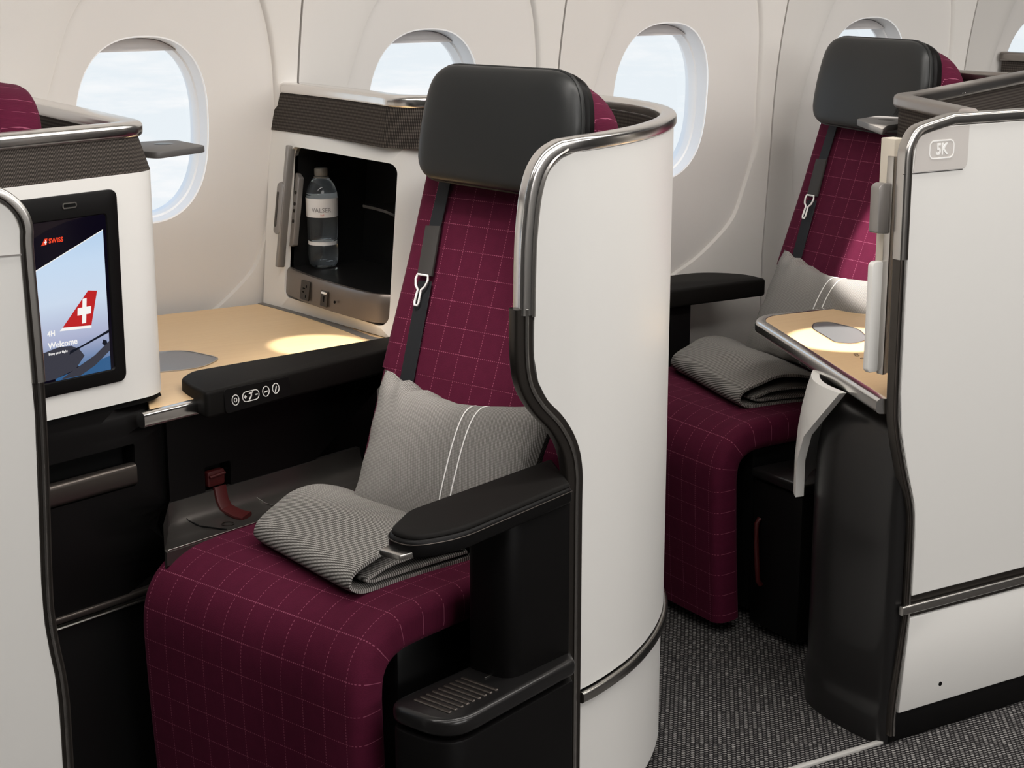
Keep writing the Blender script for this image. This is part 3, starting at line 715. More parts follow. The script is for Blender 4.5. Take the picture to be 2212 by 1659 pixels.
mk('inner_shelf', [p for p in sh_]+[(p[0], p[1], p[2]+.006) for p in sh_], [tuple(range(7)), tuple(range(13, 6, -1))]+[(i, (i+1) % 7, 7+(i+1) % 7, 7+i) for i in range(7)], 'gunmetal', cab, ang=30)
def kframe(y, z, d): # frame on the cabinet face: x along +image right (-y), y up, z out to the seat
    p = V(K(s_at_y(y), z, d)); return plane_frame(p, (.06, -1, 0), (.135, 0, 1))
F = kframe(3.368, .782, -.0235)
so = prism('power_socket', rrect(-.019, .019, -.021, .021, .003, 3), -.002, .001, 'frame', op, F, bevel=.0005, seg=1)
for (x, y, w_, h_) in ((-.004, .004, .009, .0025), (.006, .009, .0025, .006), (.006, -.012, .0025, .007), (-.006, -.004, .006, .0025)): prism('socket_slot', rrect(x-w_/2, x+w_/2, y-h_/2, y+h_/2, .001, 2), .0008, .0016, 'hole', op, F)
F = kframe(3.282, .778, -.0262)
prism('usb_outlet', rrect(-.014, .014, -.017, .017, .002, 3), -.002, .001, 'frame', op, F, bevel=.0005, seg=1)
prism('socket_slot', rrect(-.002, .002, -.007, .005, .001, 2), .0008, .0016, 'hole', op, F); prism('outlet_hood', rrect(-.008, .010, .010, .014, .001, 2), .0008, .004, 'printw', op, F)
F = kframe(3.236, .778, -.0262); prism('indicator_dot', circ(.003, 12), -.001, .001, 'hole', op, F)
# open door seen edge on, with latch handle and keypad
dr = thing('x', None, None); bpy.data.objects.remove(dr)
F = kframe(3.490, .945, -.003)
dl = prism('cabinet_door', rrect(-.006, .006, -.132, .135, .003, 3), -.004, .014, 'greymetal', cab, F, bevel=.002)
prism('door_handle', arcround([(-.026, -.058), (-.008, -.062), (.004, -.056), (.004, .050), (-.010, .056), (-.026, .048)], .008), .006, .016, 'greymetal', dl, F, bevel=.002)
prism('handle_slot', rrect(-.021, -.014, -.045, .032, .003), .0155, .0170, 'frame', dl, F)
kp = prism('handset_panel', arcround([(.006, -.085), (.024, -.08), (.024, .068), (.006, .078)], .003), -.022, -.010, 'greymetal', dl, F, bevel=.001)
for y in (.035, .01, -.005, -.028): prism('keypad_button', circ(.004, 10), -.011, -.0085, 'frame', dl, F @ Matrix.Translation((.015, y, 0)))
# fabric band and rim on top
shell('fabric_band', KP, [1.108, 1.112, 1.15, 1.188], 'brown', .02, cab, lambda z: .0, n=40, xoff=lambda s, z: -.014-(1.19-z)*.13, inner=0)
kk = offset_path(KP, .006)
sweep('top_rim', [V((p.x-.005, p.y, 1.200)) for p in kk], plan_normals(kk), rrect(-.024, .019, -.012, .014, .009, 5), 'chrome', cab)

# bottle
bt = thing('water_bottle', 'clear water bottle with white label standing in the cabinet bin', 'bottle', (1.655, 3.462, .8130), radians(-30))
BW = MW[bt.name]
prof = [(.014, .006), (.024, .0), (.031, .010), (.033, .026), (.033, .044), (.031, .052), (.031, .056), (.033, .066), (.034, .110), (.0345, .155), (.033, .165), (.028, .180), (.019, .193), (.0135, .198), (.0130, .203)]
PB = [(max(.001, p.x), p.z) for p in catmull([(a, 0, b) for a, b in prof], 4)]
lathe('bottle_body', PB, 'pet', bt, BW, 40, mod=lambda t_, z: 1+(.07*abs(cos(t_*2.5))-.035)*max(0, 1-z/.03))
lathe('bottle_cap', [(.0145, .200), (.0150, .202), (.0150, .214), (.0140, .217), (.0, .2175)], 'cap', bt, BW, 28)
lathe('bottle_collar', [(.0135, .195), (.0165, .196), (.0165, .198), (.0135, .199)], 'cap', bt, BW, 24)
lb = lathe('bottle_label', [(.0340, .112), (.0352, .112), (.0357, .153), (.0345, .153)], 'label', bt, BW, 40)
lathe('lower_band', [(.0315, .050), (.0322, .050), (.0322, .058), (.0315, .058)], 'label', bt, BW, 40)
def curved_text(name, s, size, mat, parent, R, ang0, z, bold=0):
    cu = bpy.data.curves.new(name, 'FONT'); cu.body = s; cu.size = size; cu.align_x = 'CENTER'; cu.align_y = 'CENTER'; cu.offset = bold; cu.resolution_u = 2
    to = bpy.data.objects.new(name, cu); me = bpy.data.meshes.new_from_object(to); bpy.data.objects.remove(to)
    for v in me.vertices: a = ang0+v.co.x/R; v.co = (R*cos(a), R*sin(a), z+v.co.y)
    me.materials.clear(); me.materials.append(M[mat]); o = bpy.data.objects.new(name, me); col.objects.link(o); o.parent = parent; MW[o.name] = wm(parent); return o
va = math.atan2(-3.487, -1.668)-radians(-30)
curved_text('label_lettering', 'VALSER', .0135, 'labelg', lb, .0362, va-.05, .128, .0002)
curved_text('label_lettering', 'Still', .006, 'labelr', lb, .0362, va, .1175)
for (z0, z1) in ((.1185, .1205),): pass

# ================================================================== WOODEN SIDE TABLE (middle seat)
def w1(a, b): p = W1 @ V((a, b, 0)); return (p.x, p.y)
tb = thing('side_table', 'wide blonde wood side table between the screen cabinet and the bottle cabinet', 'table', (1.35, 3.2, 0))
poly = [w1(-.262, .672), w1(.45, .672), (1.76, 3.1), (1.76, 3.57), (1.02, 3.57), (1.02, 2.86)]
prism('table_top', poly, .700, .7205, 'wood', tb, bevel=.001, seg=1)
sweep('metal_edge', [W1 @ V((a, .668, .7065)) for a in (-.286, -.2, 0, .2, .40)], W1.to_3x3() @ V((0, -1, 0)), rrect(-.010, .012, -.014, .013, .007, 4), 'chrome', tb)
tr_ = arcround([(1.10, 3.235), (1.225, 3.213), (1.262, 3.105), (1.195, 3.045), (1.10, 3.06)], [.02, .035, .03, .04, .02], 8)
ct = prism('cup_tray', tr_, .7205, .7215, 'trayg', tb, bevel=.0003, seg=1); ct['label'] = 'flush grey tray inset near the screen cabinet'
frame_loop('tray_rim', tr_, .003, .7205, .7226, 'chromedk', ct, I4)
# small support so the table stands on the lining below it
box('table_support', 1.25, 1.70, 3.30, 3.57, .02, .700, 'black', tb, bevel=.004)

# padded ledge with seat controls
pd = thing('padded_armrest', 'black padded ledge with round control buttons along the wooden side table edge', 'armrest', W1 @ V((0, .68, .7)), A1)
po = arcround([(-.178, .622), (.43, .622), (.43, .690), (-.085, .772), (-.135, .745), (-.160, .690)], [.012, 0, 0, .02, .02, .03], 5)
pb = prism_bm(po, .694, .742, .012, 4); bmk('armrest_body', pb, 'blackmat', pd, W1)
# control panel on the front slope
CF = W1 @ plane_frame((-.06, .6205, .718), (1, 0, 0), (0, .10, 1))
cp = prism('control_panel', arcround([(-.078, -.022), (.078, -.018), (.078, .018), (-.078, .022)], .008), -.002, .0012, 'black', pd, CF, bevel=.0006, seg=1)
def ring(x, y, r, m='icon'): frame_loop('button_ring', [(x+r*cos(t_), y+r*1.15*sin(t_)) for t_ in [2*pi*k/24 for k in range(24)]], .0014, .0010, .0020, m, cp, CF)
ring(-.054, -.001, .0085); ring(.018, .001, .0085); ring(.042, .002, .0085)
frame_loop('button_ring', rrect(-.038, .002, -.0095, .0095, .0092, 8), .0014, .0010, .0020, 'icon', cp, CF)
def bar(x0, y0, x1, y1, w_=.0008, nm='button_icon'):
    dx, dy = x1-x0, y1-y0; L = math.hypot(dx, dy); nx, ny = -dy/L*w_, dx/L*w_
    prism(nm, [(x0+nx, y0+ny), (x0-nx, y0-ny), (x1-nx, y1-ny), (x1+nx, y1+ny)], .0010, .0020, 'icon', cp, CF)
frame_loop('button_icon', [(-.054+.0038*cos(t_), -.001+.0042*sin(t_)) for t_ in [2*pi*k/16 for k in range(16)]], .0014, .0010, .0020, 'icon', cp, CF)
bar(-.034, 0, -.028, 0, .0010); bar(-.031, -.003, -.031, .003, .0010); bar(-.007, 0, -.002, 0, .0010)
bar(-.022, -.006, -.017, -.001, .0012); bar(-.017, -.001, -.016, .005, .0012); bar(-.022, .004, -.012, .006, .0010)
bar(.014, 0, .022, .001, .0010); bar(.040, -.004, .044, .006, .0010)

# ================================================================== SIDE WALL UNDER THE TABLE, LEDGE, RED LATCH
sw = thing('side_console_wall', 'black side panel with ledge and dark red latch between the wooden table and seat cushion', 'panel', W1 @ V((0, .69, 0)), A1)
SP = W1 @ plane_frame((0, .692, 0), (1, 0, 0), (0, 0, 1))   # x=a, y=z, z'= -b (towards the aisle)
hl = rrect(-.131, -.070, .520, .582, .004, 3); cxy = (-.10, .55); ol = raycast_loop(cxy, [math.atan2(b-cxy[1], a-cxy[0]) for a, b in hl], [(-.212, .45), (.40, .45), (.40, .695), (-.212, .695)])
for c_ in [(-.212, .45), (.40, .45), (.40, .695), (-.212, .695)]:
    i = min(range(len(ol)), key=lambda i: (ol[i][0]-c_[0])**2+(ol[i][1]-c_[1])**2); ol[i] = c_
ringpanel('side_panel', hl, ol, lambda x, y: (x, y, 0), 'black', sw, 3, SP, depth=lambda x, y: (x, y, -.03))
prism('latch_recess', hl, -.034, -.030, 'hole', sw, SP)
lt = prism('red_latch', rrect(-.122, -.082, .540, .570, .005, 3), -.016, -.002, 'red', sw, SP, bevel=.003)
tube('latch_ridge', [(-.120, .560, .000), (-.084, .562, .000)], .003, 'red', lt, SP)
sweep('latch_strap', [W1 @ V(p) for p in ((-.100, .690, .540), (-.100, .684, .515), (-.098, .676, .500), (-.094, .650, .493), (-.090, .628, .492))], W1.to_3x3() @ V((0, -1, .8)), rrect(-.004, .004, -.014, .014, .003, 2), 'red', lt)
# ledge: dished satin strip beside the cushion
lp = [(.596, .462), (.596, .486), (.603, .4895), (.640, .488), (.662, .491), (.678, .501), (.686, .517), (.689, .535), (.700, .535), (.700, .45)]
na = 30; vs = []; fs = []; m = len(lp)
for i in range(na+1):
    a = -.300+.56*i/na; k_ = max(0, (a-.0)/.26); f_ = max(0, (-.215-a)/.085)
    for (b, z) in lp: vs.append((a, min(b, .692-.09*f_) if f_ else b, z))
for i in range(na):
    for j in range(m): fs.append((i*m+j, i*m+(j+1) % m, (i+1)*m+(j+1) % m, (i+1)*m+j))
fs.append(tuple(range(m))); fs.append(tuple(na*m+j for j in range(m)))
lg = mk('side_ledge', vs, fs, 'ledge', sw, W1)
tube('ledge_highlight', [W1 @ V((a_, .5985, .4885)) for a_ in (-.295, -.2, -.1, 0, .1, .2)], .0016, 'chromedk', lg)  # bright bead added to imitate the highlight along the ledge edge
# raised outline of the access plate on ledge and wall
tube('plate_outline', [W1 @ V(p) for p in ((-.186, .6905, .470+.02), (-.186, .6905, .518), (-.181, .6900, .5255), (-.172, .6900, .526), (-.036, .6900, .526), (-.028, .6900, .5255), (-.024, .6900, .518), (-.022, .688, .505), (-.016, .660, .4925), (-.006, .605, .4905))], .0012, 'chromedk', lg)
tube('plate_joint', [W1 @ V(p) for p in ((-.188, .690, .51), (-.187, .676, .499), (-.178, .655, .4905), (-.160, .604, .4905))], .0014, 'hole', lg)
frame_loop('round_plug', [(-.135+.012*cos(t_), .628+.012*sin(t_)) for t_ in [2*pi*k/20 for k in range(20)]], .0014, .4885, .4905, 'frame', lg, W1)
box('console_skirt', -.212, .40, .640, .70, .02, .462, 'linerb', sw, W1, bevel=.004)

# ================================================================== SCREEN CABINET (left)
scm = thing('screen_cabinet', 'white cabinet with tall seat screen and tweed top band, left side', 'cabinet', (.95, 2.95, 0))
sp_ = [(.45, 2.647), (.62, 2.702), (.785, 2.755), (.90, 2.7925), (.985, 2.820), (1.020, 2.834), (1.043, 2.856), (1.052, 2.89), (1.052, 2.94), (1.050, 3.1), (1.046, 3.3), (1.043, 3.50)]
LP = [V((p.x, p.y, 0)) for p in catmull([(a, b, 0) for a, b in sp_], 8)]; LS = arclen(LP)
shell('cabinet_panel', LP, [.738, .742, .9, 1.128], 'white', .025, scm, n=80)
shell('fabric_band', LP, [1.128, 1.132, 1.185, 1.19], 'brown', .03, scm, n=80, inner=.0, xoff=lambda s, z: -.020*(z-1.128)/.062)
shell('inner_lining', LP, [1.08, 1.19], 'brown', .004, scm, n=80, inner=.03, xoff=lambda s, z: -.018)
ll = offset_path(LP, .016)
sweep('top_rim', [V((p.x-.016, p.y, 1.1985)) for p in ll], plan_normals(ll), rrect(-.022, .022, -.013, .013, .009, 5), 'chrome', scm)
shell('shadow_gap', LP, [.728, .738], 'hole', .02, scm, n=80, inner=.004)
# lower black cabinet with pull-handle recess
DP = [V((p.x, p.y, 0)) for p in catmull([(.45, 2.652, 0), (.785, 2.760, 0), (.985, 2.825, 0), (1.03, 2.845, 0), (1.052, 2.875, 0), (1.060, 2.93, 0), (1.062, 3.1, 0)], 8)]; DS = arclen(DP)
def DF(s, z, d=0):
    q = at_s(offset_path(DP, d) if d else DP, DS, s); return (q.x, q.y, z)
def s_of(P, S, x): 
    for i in range(len(P)-1):
        if P[i+1].x >= x: return S[i]+(S[i+1]-S[i])*(x-P[i].x)/(P[i+1].x-P[i].x)
    return S[-1]
h0, h1 = s_of(DP, DS, .64), s_of(DP, DS, .978)
hl = rrect(h0, h1, .584, .660, .004, 3); c_c = ((h0+h1)/2, .622); oc = [(0, .392), (DS[-1], .392), (DS[-1], .728), (0, .728)]
ol = raycast_loop(c_c, [math.atan2(b-c_c[1], a-c_c[0]) for a, b in hl], oc)
for c_ in oc:
    i = min(range(len(ol)), key=lambda i: (ol[i][0]-c_[0])**2+(ol[i][1]-c_[1])**2); ol[i] = c_
# resample the ring so that it follows the rounded corner
def dense(loop, k=5):
    o = []
    for i in range(len(loop)):
        a = loop[i]; b = loop[(i+1) % len(loop)]
        for j in range(k): o.append((a[0]+(b[0]-a[0])*j/k, a[1]+(b[1]-a[1])*j/k))
    return o
lc = ringpanel('lower_cabinet', dense(hl), dense(ol), DF, 'black', scm, 10, depth=lambda s, z: DF(s, z, .035))
vs = [DF(a, b, .035) for a, b in hl]; mk('recess_back', vs, [tuple(range(len(vs)))], 'hole', lc)
ph = [V(DF(h0+(h1-h0)*k/8, .606, .006)) for k in range(9)]
sweep('pull_handle', ph, plan_normals(ph), rrect(-.012, .010, -.019, .021, .009, 5), 'darkmetal', lc)
box('cabinet_trim_core', .3, .32, 2.72, 2.74, .02, .3, 'hole', scm) if False else None
tp = [V(DF(s, .386, .0)) for s in [DS[-1]*k/60 for k in range(61)]]
sweep('trim_strip', tp, plan_normals(tp), rrect(-.010, .006, -.006, .006, .004, 3), 'darkmetal', scm)
tp = [V(DF(s, .372, -.004)) for s in [DS[-1]*k/60 for k in range(61)]]
sweep('trim_bead', tp, plan_normals(tp), circ(.0025, 6), 'chromedk', scm)
shell('lower_kick_panel', DP, [.02, .2, .366], 'linerb', .02, scm, n=50, inner=.004)
# bezel and screen; frame on the angled face: x = a, y = z, z' out
TF = W1 @ plane_frame((0, .6865, 0), (1, 0, 0), (0, 0, 1))
bz_o = rrect(-.520, -.298, .778, 1.106, .014, 6); bz_i = rrect(-.498, -.320, .800, 1.068, .006, 6)
vs = []; fs = []; n = len(bz_o)
for lp_, z in ((bz_o, -.003), (bz_o, .0025), ([(a+(.003 if a < -.4 else -.003), b+(.003 if b < .9 else -.003)) for a, b in bz_o], .004), (bz_i, .003), ([(a+(.002 if a < -.4 else -.002), b+(.002 if b < .9 else -.002)) for a, b in bz_i], .0006)): vs += [(a, b, z) for a, b in lp_]
for i in range(4):
    for j in range(n): fs.append((i*n+j, i*n+(j+1) % n, (i+1)*n+(j+1) % n, (i+1)*n+j))
bz = mk('screen_bezel', vs, fs, 'black', scm, TF)
vs = rrect(-.408, -.380, 1.0835, 1.0935, .004, 4)
frame_loop('bezel_button', vs, .0022, .003, .0052, 'chrome', bz, TF); prism('button_face', rrect(-.406, -.382, 1.0865, 1.0915, .002, 4), .0035, .0042, 'hole', bz, TF)
scr = prism('screen', rrect(-.499, -.319, .799, 1.069, .002, 2), -.002, .0008, 'scr_dark', scm, TF); scr['label'] = 'lit screen with airliner tail and welcome text'
def pic(nm, pts, m, lvl, grad=False):
    z = .0010+lvl*.00018; vs = [(a, b, z) for a, b in pts]
    uv = [(a, (b-.80)/(.26)) for a, b in pts] if grad else None
    return mk(nm, vs, [tuple(range(len(vs)))], m, scr, TF, uv, flat=True)
sl, sr = -.4975, -.3285
pic('picture_cabin_wall', [(sl, 1.066), (-.365, 1.066), (-.40, 1.062), (-.44, 1.052), (-.48, 1.036), (sl, 1.028)], 'scr_wall', 0)
pic('picture_sky', [(sl, .815), (sr, .822), (sr, 1.040), (sl, .976)], 'scr_sky', 1, True)
pic('picture_frame_line', [(sl, .976), (sr, 1.040), (sr, 1.0415), (sl, .9775)], 'scr_white', 2)
pic('picture_fin', [(-.420, .889), (-.363, .884), (-.3475, .9405), (-.3655, .9435)], 'scr_red', 3)
pic('picture_fin_base', [(-.426, .884), (-.363, .880), (-.363, .884), (-.420, .889)], 'scr_white', 3)
def cross(cx, cy, s_, m, lv):
    w_ = s_*.30; sk = .12
    pts = [(-w_, -s_), (w_, -s_), (w_, -w_), (s_, -w_), (s_, w_), (w_, w_), (w_, s_), (-w_, s_), (-w_, w_), (-s_, w_), (-s_, -w_), (-w_, -w_)]
    vs = [(cx+a*.82+b*sk, cy+b*1.25, .0010+lv*.00018) for a, b in pts]; bm_ = [(0, 1, 2, 5, 6, 7, 8, 11), (2, 3, 4, 5), (8, 9, 10, 11)]
    mk('picture_cross', vs, bm_, m, scr, TF, flat=True)
cross(-.3755, .9105, .0165, 'scr_white', 4)
pic('picture_fuselage', [(sl, .838), (-.46, .853), (-.43, .858), (-.405, .856), (-.39, .848), (-.38, .835), (-.40, .815), (-.44, .806), (sl, .804)], 'scr_fus', 2)
pic('picture_sea', [(-.44, .806), (sr, .826), (sr, .802), (-.44, .802)], 'scr_sea', 2)
pic('picture_wing', [(-.41, .842), (-.385, .850), (-.350, .860), (sr, .866), (sr, .871), (-.350, .864), (-.385, .853), (-.408, .848)], 'scr_wing', 3)
pic('picture_wing', [(-.43, .803), (-.41, .812), (-.36, .832), (sr, .852), (sr, .835), (-.36, .815), (-.39, .803)], 'scr_fus', 4)
pic('picture_engine', [(-.341, .856), (-.334, .853), (-.333, .847), (-.338, .845), (-.344, .849)], 'scr_wing', 4)
def tpos(a, z, l=5): return TF @ Matrix.Translation((a, z, .0010+l*.00018))
text('screen_lettering', 'SWISS', .0105, 'scr_logo', scr, tpos(-.4225, 1.0345), ext=0, bold=.00035)
pic('logo_fin', [(-.4515, 1.0285), (-.4405, 1.0295), (-.4385, 1.0395), (-.4435, 1.0395)], 'scr_logo', 4)
cross(-.4425, 1.0338, .0030, 'scr_white', 5)
text('screen_lettering', '4H', .0125, 'scr_white', scr, tpos(-.4505, .8825), 'LEFT', 0, .0003)
text('screen_lettering', 'Welcome', .0145, 'scr_white', scr, tpos(-.4505, .8625), 'LEFT', 0, .0003)
text('screen_lettering', 'Enjoy your flight', .0056, 'scr_white', scr, tpos(-.4505, .8490), 'LEFT', 0, .00015)
# cocktail shelf hinged off the rim corner
def cshelf(parent, pts, z, ctr):
    s_ = prism('cocktail_shelf', arcround(pts, .016, 5), z, z+.012, 'grey', parent, bevel=.002)
    lathe('shelf_dimple', [(.016, .0), (.0175, .0006), (.0175, .001)], 'frame', s_, Matrix.Translation((*ctr, z+.0115)) , 20)
cshelf(scm, [(1.062, 2.985), (1.085, 2.93), (1.20, 2.985), (1.19, 3.11), (1.062, 3.12)], 1.136, (1.145, 3.055))

# ================================================================== AISLE PARTITION PANELS
def partition(name, label, mirror, edge_tab, xfar, zb, plate, base):
    """flat aisle panel in the plane y = 2.25; edge_tab = (z, x of white edge)"""
    k = -1 if mirror else 1
    root = thing(name, label, 'partition', ((edge_tab[0][1]+xfar)/2, 2.26, 0))
    def outline(z_lo, z_hi, d=0):
        zsx = [z_lo]+[z for z, x in edge_tab if z_lo < z < z_hi]+[z_hi]
        return [(interp(edge_tab, z)+d*k, z) for z in zsx]
    FR = plane_frame((0, 2.250, 0), (1, 0, 0), (0, 0, 1))  # z' = -y
    zt = edge_tab[-1][0]
    lo = outline(.30 if base else zb, zt); pts = lo+[(xfar, zt), (xfar, lo[0][1])]
    prism('upper_panel', pts, -.020, 0, 'white', root, FR, bevel=.0015, seg=1)
    lo_e = [V((x-k*.008, 2.262, z)) for z, x in edge_tab]
    P = catmull(lo_e, 5)
    top = [V((P[-1].x+k*.02*(i+1), 2.262, P[-1].z) ) for i in range(0)]
    iz = next(i for i, p in enumerate(P) if p.z > .93)
    N = V((0, -1, 0))
    sweep('edge_frame', P[:iz+1], N, rrect(-.010, .013, -.008, .008, .004, 4), 'frame', root)
    sweep('edge_bead', [p+V((k*.001, -.0135, 0)) for p in P[:iz+1]], N, circ(.0024, 6), 'chromedk', root)
    sweep('edge_bead', [p+V((-k*.0055, -.0125, 0)) for p in P[:iz+1]], N, circ(.0018, 6), 'darkmetal', root)
    tp_ = P[iz:]
    ext_ = [V((tp_[-1].x+(xfar-tp_[-1].x)*t_, 2.262, 1.1985)) for t_ in (.06, .12, .3, .6, 1)]
    sweep('top_rim', tp_+ext_, N, rrect(-.012, .015, -.010, .010, .006, 4), 'chromedk', root)
    sweep('rim_bead', [p+V((k*.004, -.0148, 0)) for p in tp_], N, circ(.002, 6), 'frame', root)
    return root, FR
et = [(.02, .648), (.3, .650), (.44, .651), (.48, .6505), (.515, .648), (.55, .643), (.59, .639), (.65, .638), (.885, .645), (1.099, .641), (1.14, .642), (1.163, .634), (1.18, .618), (1.189, .598), (1.192, .575)]
pl_, FRl = partition('aisle_partition', 'white partition panel cut off by the left picture edge, closest to the camera', True, et, -.45, .02, None, False)
box('panel_seam', -.2, .652, 2.2485, 2.2495, 1.1045, 1.1065, 'greymetal', pl_, bevel=0)
box('inner_lining', -.4, .60, 2.271, 2.276, .05, 1.12, 'linerb', pl_, bevel=.001)
et = [(.02, 2.268), (.079, 2.268), (.26, 2.288), (.30, 2.289), (.42, 2.288), (.484, 2.282), (.56, 2.258), (.634, 2.238), (.706, 2.231), (.954, 2.229), (1.10, 2.228), (1.144, 2.229), (1.165, 2.237), (1.180, 2.250), (1.187, 2.275)]
pr, FRr = partition('aisle_partition', 'white partition panel with seat number 5K at the right picture edge', False, et, 3.25, .02, True, True)
prism('lower_panel', [(2.272, .062), (3.25, .062), (3.25, .256), (2.288, .256)], -.020, 0, 'white', pr, FRr, bevel=.004)
sweep('trim_strip', [V((x, 2.249, z)) for x, z in ((2.262, .276), (2.6, .276), (3.25, .276))], V((0, -1, 0)), rrect(-.006, .006, -.009, .009, .004, 3), 'chromedk', pr)
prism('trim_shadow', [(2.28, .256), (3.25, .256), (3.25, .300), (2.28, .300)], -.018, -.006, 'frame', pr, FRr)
box('kick_plinth', 2.255, 3.25, 2.258, 2.285, .0, .064, 'black', pr, bevel=.004)
prism('panel_screw_hole', circ(.0045, 16), 0, .0006, 'hole', pr, FRr @ Matrix.Translation((2.380, .100, 0)))
# seat number plate
np_ = prism('number_plate', arcround([(2.231, 1.109), (2.364, 1.109), (2.364, 1.186), (2.2745, 1.186), (2.250, 1.180), (2.236, 1.163)], [0, .014, 0, .01, .01, .01]), -.002, .0010, 'plate', pr, FRr, bevel=.0005, seg=1)
frame_loop('number_frame', rrect(2.2665, 2.328, 1.1300, 1.1635, .011, 6), .0022, .0010, .0016, 'printw', np_, FRr)
text('seat_number', '5K', .0285, 'printw', np_, FRr @ Matrix.Translation((2.2975, 1.1465, .0013)), bold=.0008, ext=.0003, sx=.86)
box('plate_seam', 2.206, 2.352, 2.2484, 2.2494, 1.1070, 1.1082, 'frame', np_, bevel=0)
# door jamb strip with pull and stop behind the panel edge
jb = box('door_jamb', 2.222, 2.252, 2.290, 2.325, .735, 1.165, 'beige', pr, bevel=.002)
box('jamb_channel', 2.216, 2.224, 2.284, 2.300, .735, 1.135, 'chromedk', jb, bevel=.001)
prism('door_pull', arcround([(2.190, .998), (2.22, .995), (2.22, 1.086), (2.200, 1.088), (2.190, 1.082)], .005), -.062, -.040, 'greymetal', jb, FRr, bevel=.002)
prism('door_stop', rrect(2.192, 2.222, .738, .945, .010, 6), -.062, -.048, 'white', jb, FRr, bevel=.003)

# ================================================================== FOOTWELL POD, RIGHT TABLE
pod = thing('footwell_pod', 'dark grey rounded footwell housing with white side fin below the right table', 'console', (2.26, 2.42, 0))
# cross-sections of the pod: outline in plan at each height, leaning and rounding at the top
rows = [(.0, .0, 1.0), (.07, .0, 1.0), (.075, -.012, 1.0), (.25, -.012, 1.0), (.45, -.005, 1.0), (.53, .0, .985), (.575, .006, .95), (.605, .016, .88), (.625, .032, .76), (.636, .055, .55), (.640, .085, .3)]
vs = []; fs = []; NP = 26
def podplan(t_, z):
    # from the partition edge round the front corner to the inner side
    pts = [(2.262, 2.262), (2.240, 2.275), (2.236, 2.34), (2.236, 2.42), (2.250, 2.49), (2.285, 2.545), (2.345, 2.60), (2.42, 2.66), (2.55, 2.70)]
    return None
pp = [V(p) for p in catmull([(2.268, 2.258, 0), (2.245, 2.264, 0), (2.234, 2.30, 0), (2.232, 2.37, 0), (2.238, 2.44, 0), (2.262, 2.505, 0), (2.305, 2.555, 0), (2.37, 2.61, 0), (2.46, 2.67, 0), (2.60, 2.69, 0)], 4)]
ctr = V((2.46, 2.38, 0))
rows = [(.0, 1.0), (.066, 1.0), (.072, .985), (.10, .985), (.30, .985), (.45, .985), (.53, .975), (.575, .945), (.607, .89), (.631, .80), (.648, .66), (.658, .45)]
for z, k_ in rows: vs += [ctr+(p-ctr)*k_+V((0, 0, z)) if False else V((ctr.x+(p.x-ctr.x)*k_, ctr.y+(p.y-ctr.y)*(k_ if p.y > ctr.y else 1), z)) for p in pp]
m = len(pp)
for i in range(len(rows)-1):
    for j in range(m-1): fs.append((i*m+j, i*m+j+1, (i+1)*m+j+1, (i+1)*m+j))
fs.append(tuple((len(rows)-1)*m+j for j in range(m)))
pb_ = mk('pod_body', vs, fs, 'gunmetal', pod, ang=50)
# white fin: thin curved blade on the inner side of the pod, rising to the table
fin = [(.44, 2.298, 2.582), (.50, 2.298, 2.584), (.56, 2.300, 2.586), (.61, 2.308, 2.590), (.645, 2.320, 2.590), (.667, 2.330, 2.575)]
vs = []; fs = []
for i, (z, x_, y_) in enumerate(fin):
    for k in range(9):
        t_ = k/8; wx = .020+.07*max(0, (z-.56)/.11); vs.append((x_-.012+.26*t_+.0*wx, y_+.015-(.012+.10*max(0, (z-.55)/.12))*(t_ if t_ < .5 else .5)*2*.5+.10*t_*t_, z))
for i in range(len(fin)-1):
    for k in range(8): a = i*9+k; fs.append((a, a+1, a+10, a+9))
# the fin as a shell with thickness
fp = [V(p) for p in catmull([(2.236, 2.42, 0), (2.246, 2.48, 0), (2.262, 2.525, 0), (2.292, 2.568, 0), (2.34, 2.612, 0), (2.42, 2.672, 0), (2.55, 2.70, 0)], 5)]
vs = []; fs = []; fr_ = [(.425, 1.000), (.50, 1.0), (.56, .985), (.60, .965), (.64, .935), (.668, .905)]; m = len(fp)
for off in (.004, .022):
    Q = offset_path(fp, off); SQ = arclen(Q)
    for z, k_ in fr_:
        a0 = .125*(1-max(0, (z-.54)/.128)**.8) if z > .54 else .125
        for j in range(m): q = at_s(Q, SQ, a0+(SQ[-1]-a0)*j/(m-1)); vs.append((ctr.x+(q.x-ctr.x)*k_, ctr.y+(q.y-ctr.y)*k_, z))
L = m*len(fr_)
for i in range(len(fr_)-1):
    for j in range(m-1): a = i*m+j; fs += [(a, a+1, a+m+1, a+m), (a+L, a+L+m, a+L+m+1, a+L+1)]
for j in range(m-1): fs.append((j, j+L, j+1+L, j+1)); a = (len(fr_)-1)*m+j; fs.append((a, a+1, a+1+L, a+L))
for i in range(len(fr_)-1): a = i*m; fs.append((a, a+m, a+m+L, a+L)); a = i*m+m-1; fs.append((a, a+L, a+m+L, a+m))
mk('side_fin', vs, fs, 'white', pod)['label'] = 'white curved fin'
rt = thing('side_table', 'small blonde wood table with bright metal edge on the right, lit by a reading light', 'table', (2.5, 2.6, 0))
poly2 = [(2.222, 2.285), (2.475, 2.925), (2.500, 2.955), (2.545, 2.975), (2.72, 2.962), (2.82, 2.86), (2.82, 2.285)]
prism('table_top', poly2, .672, .6905, 'wood', rt, bevel=.001, seg=1)
ep = catmull([V((2.214, 2.278, .679)), V((2.30, 2.50, .679)), V((2.40, 2.753, .679)), V((2.455, 2.895, .679)), V((2.478, 2.945, .679)), V((2.530, 2.979, .679)), V((2.62, 2.976, .679)), V((2.72, 2.966, .679))], 6)
sweep('metal_edge', ep, plan_normals(ep, -1), rrect(-.017, .012, -.016, .0125, .009, 5), 'chrome', rt)
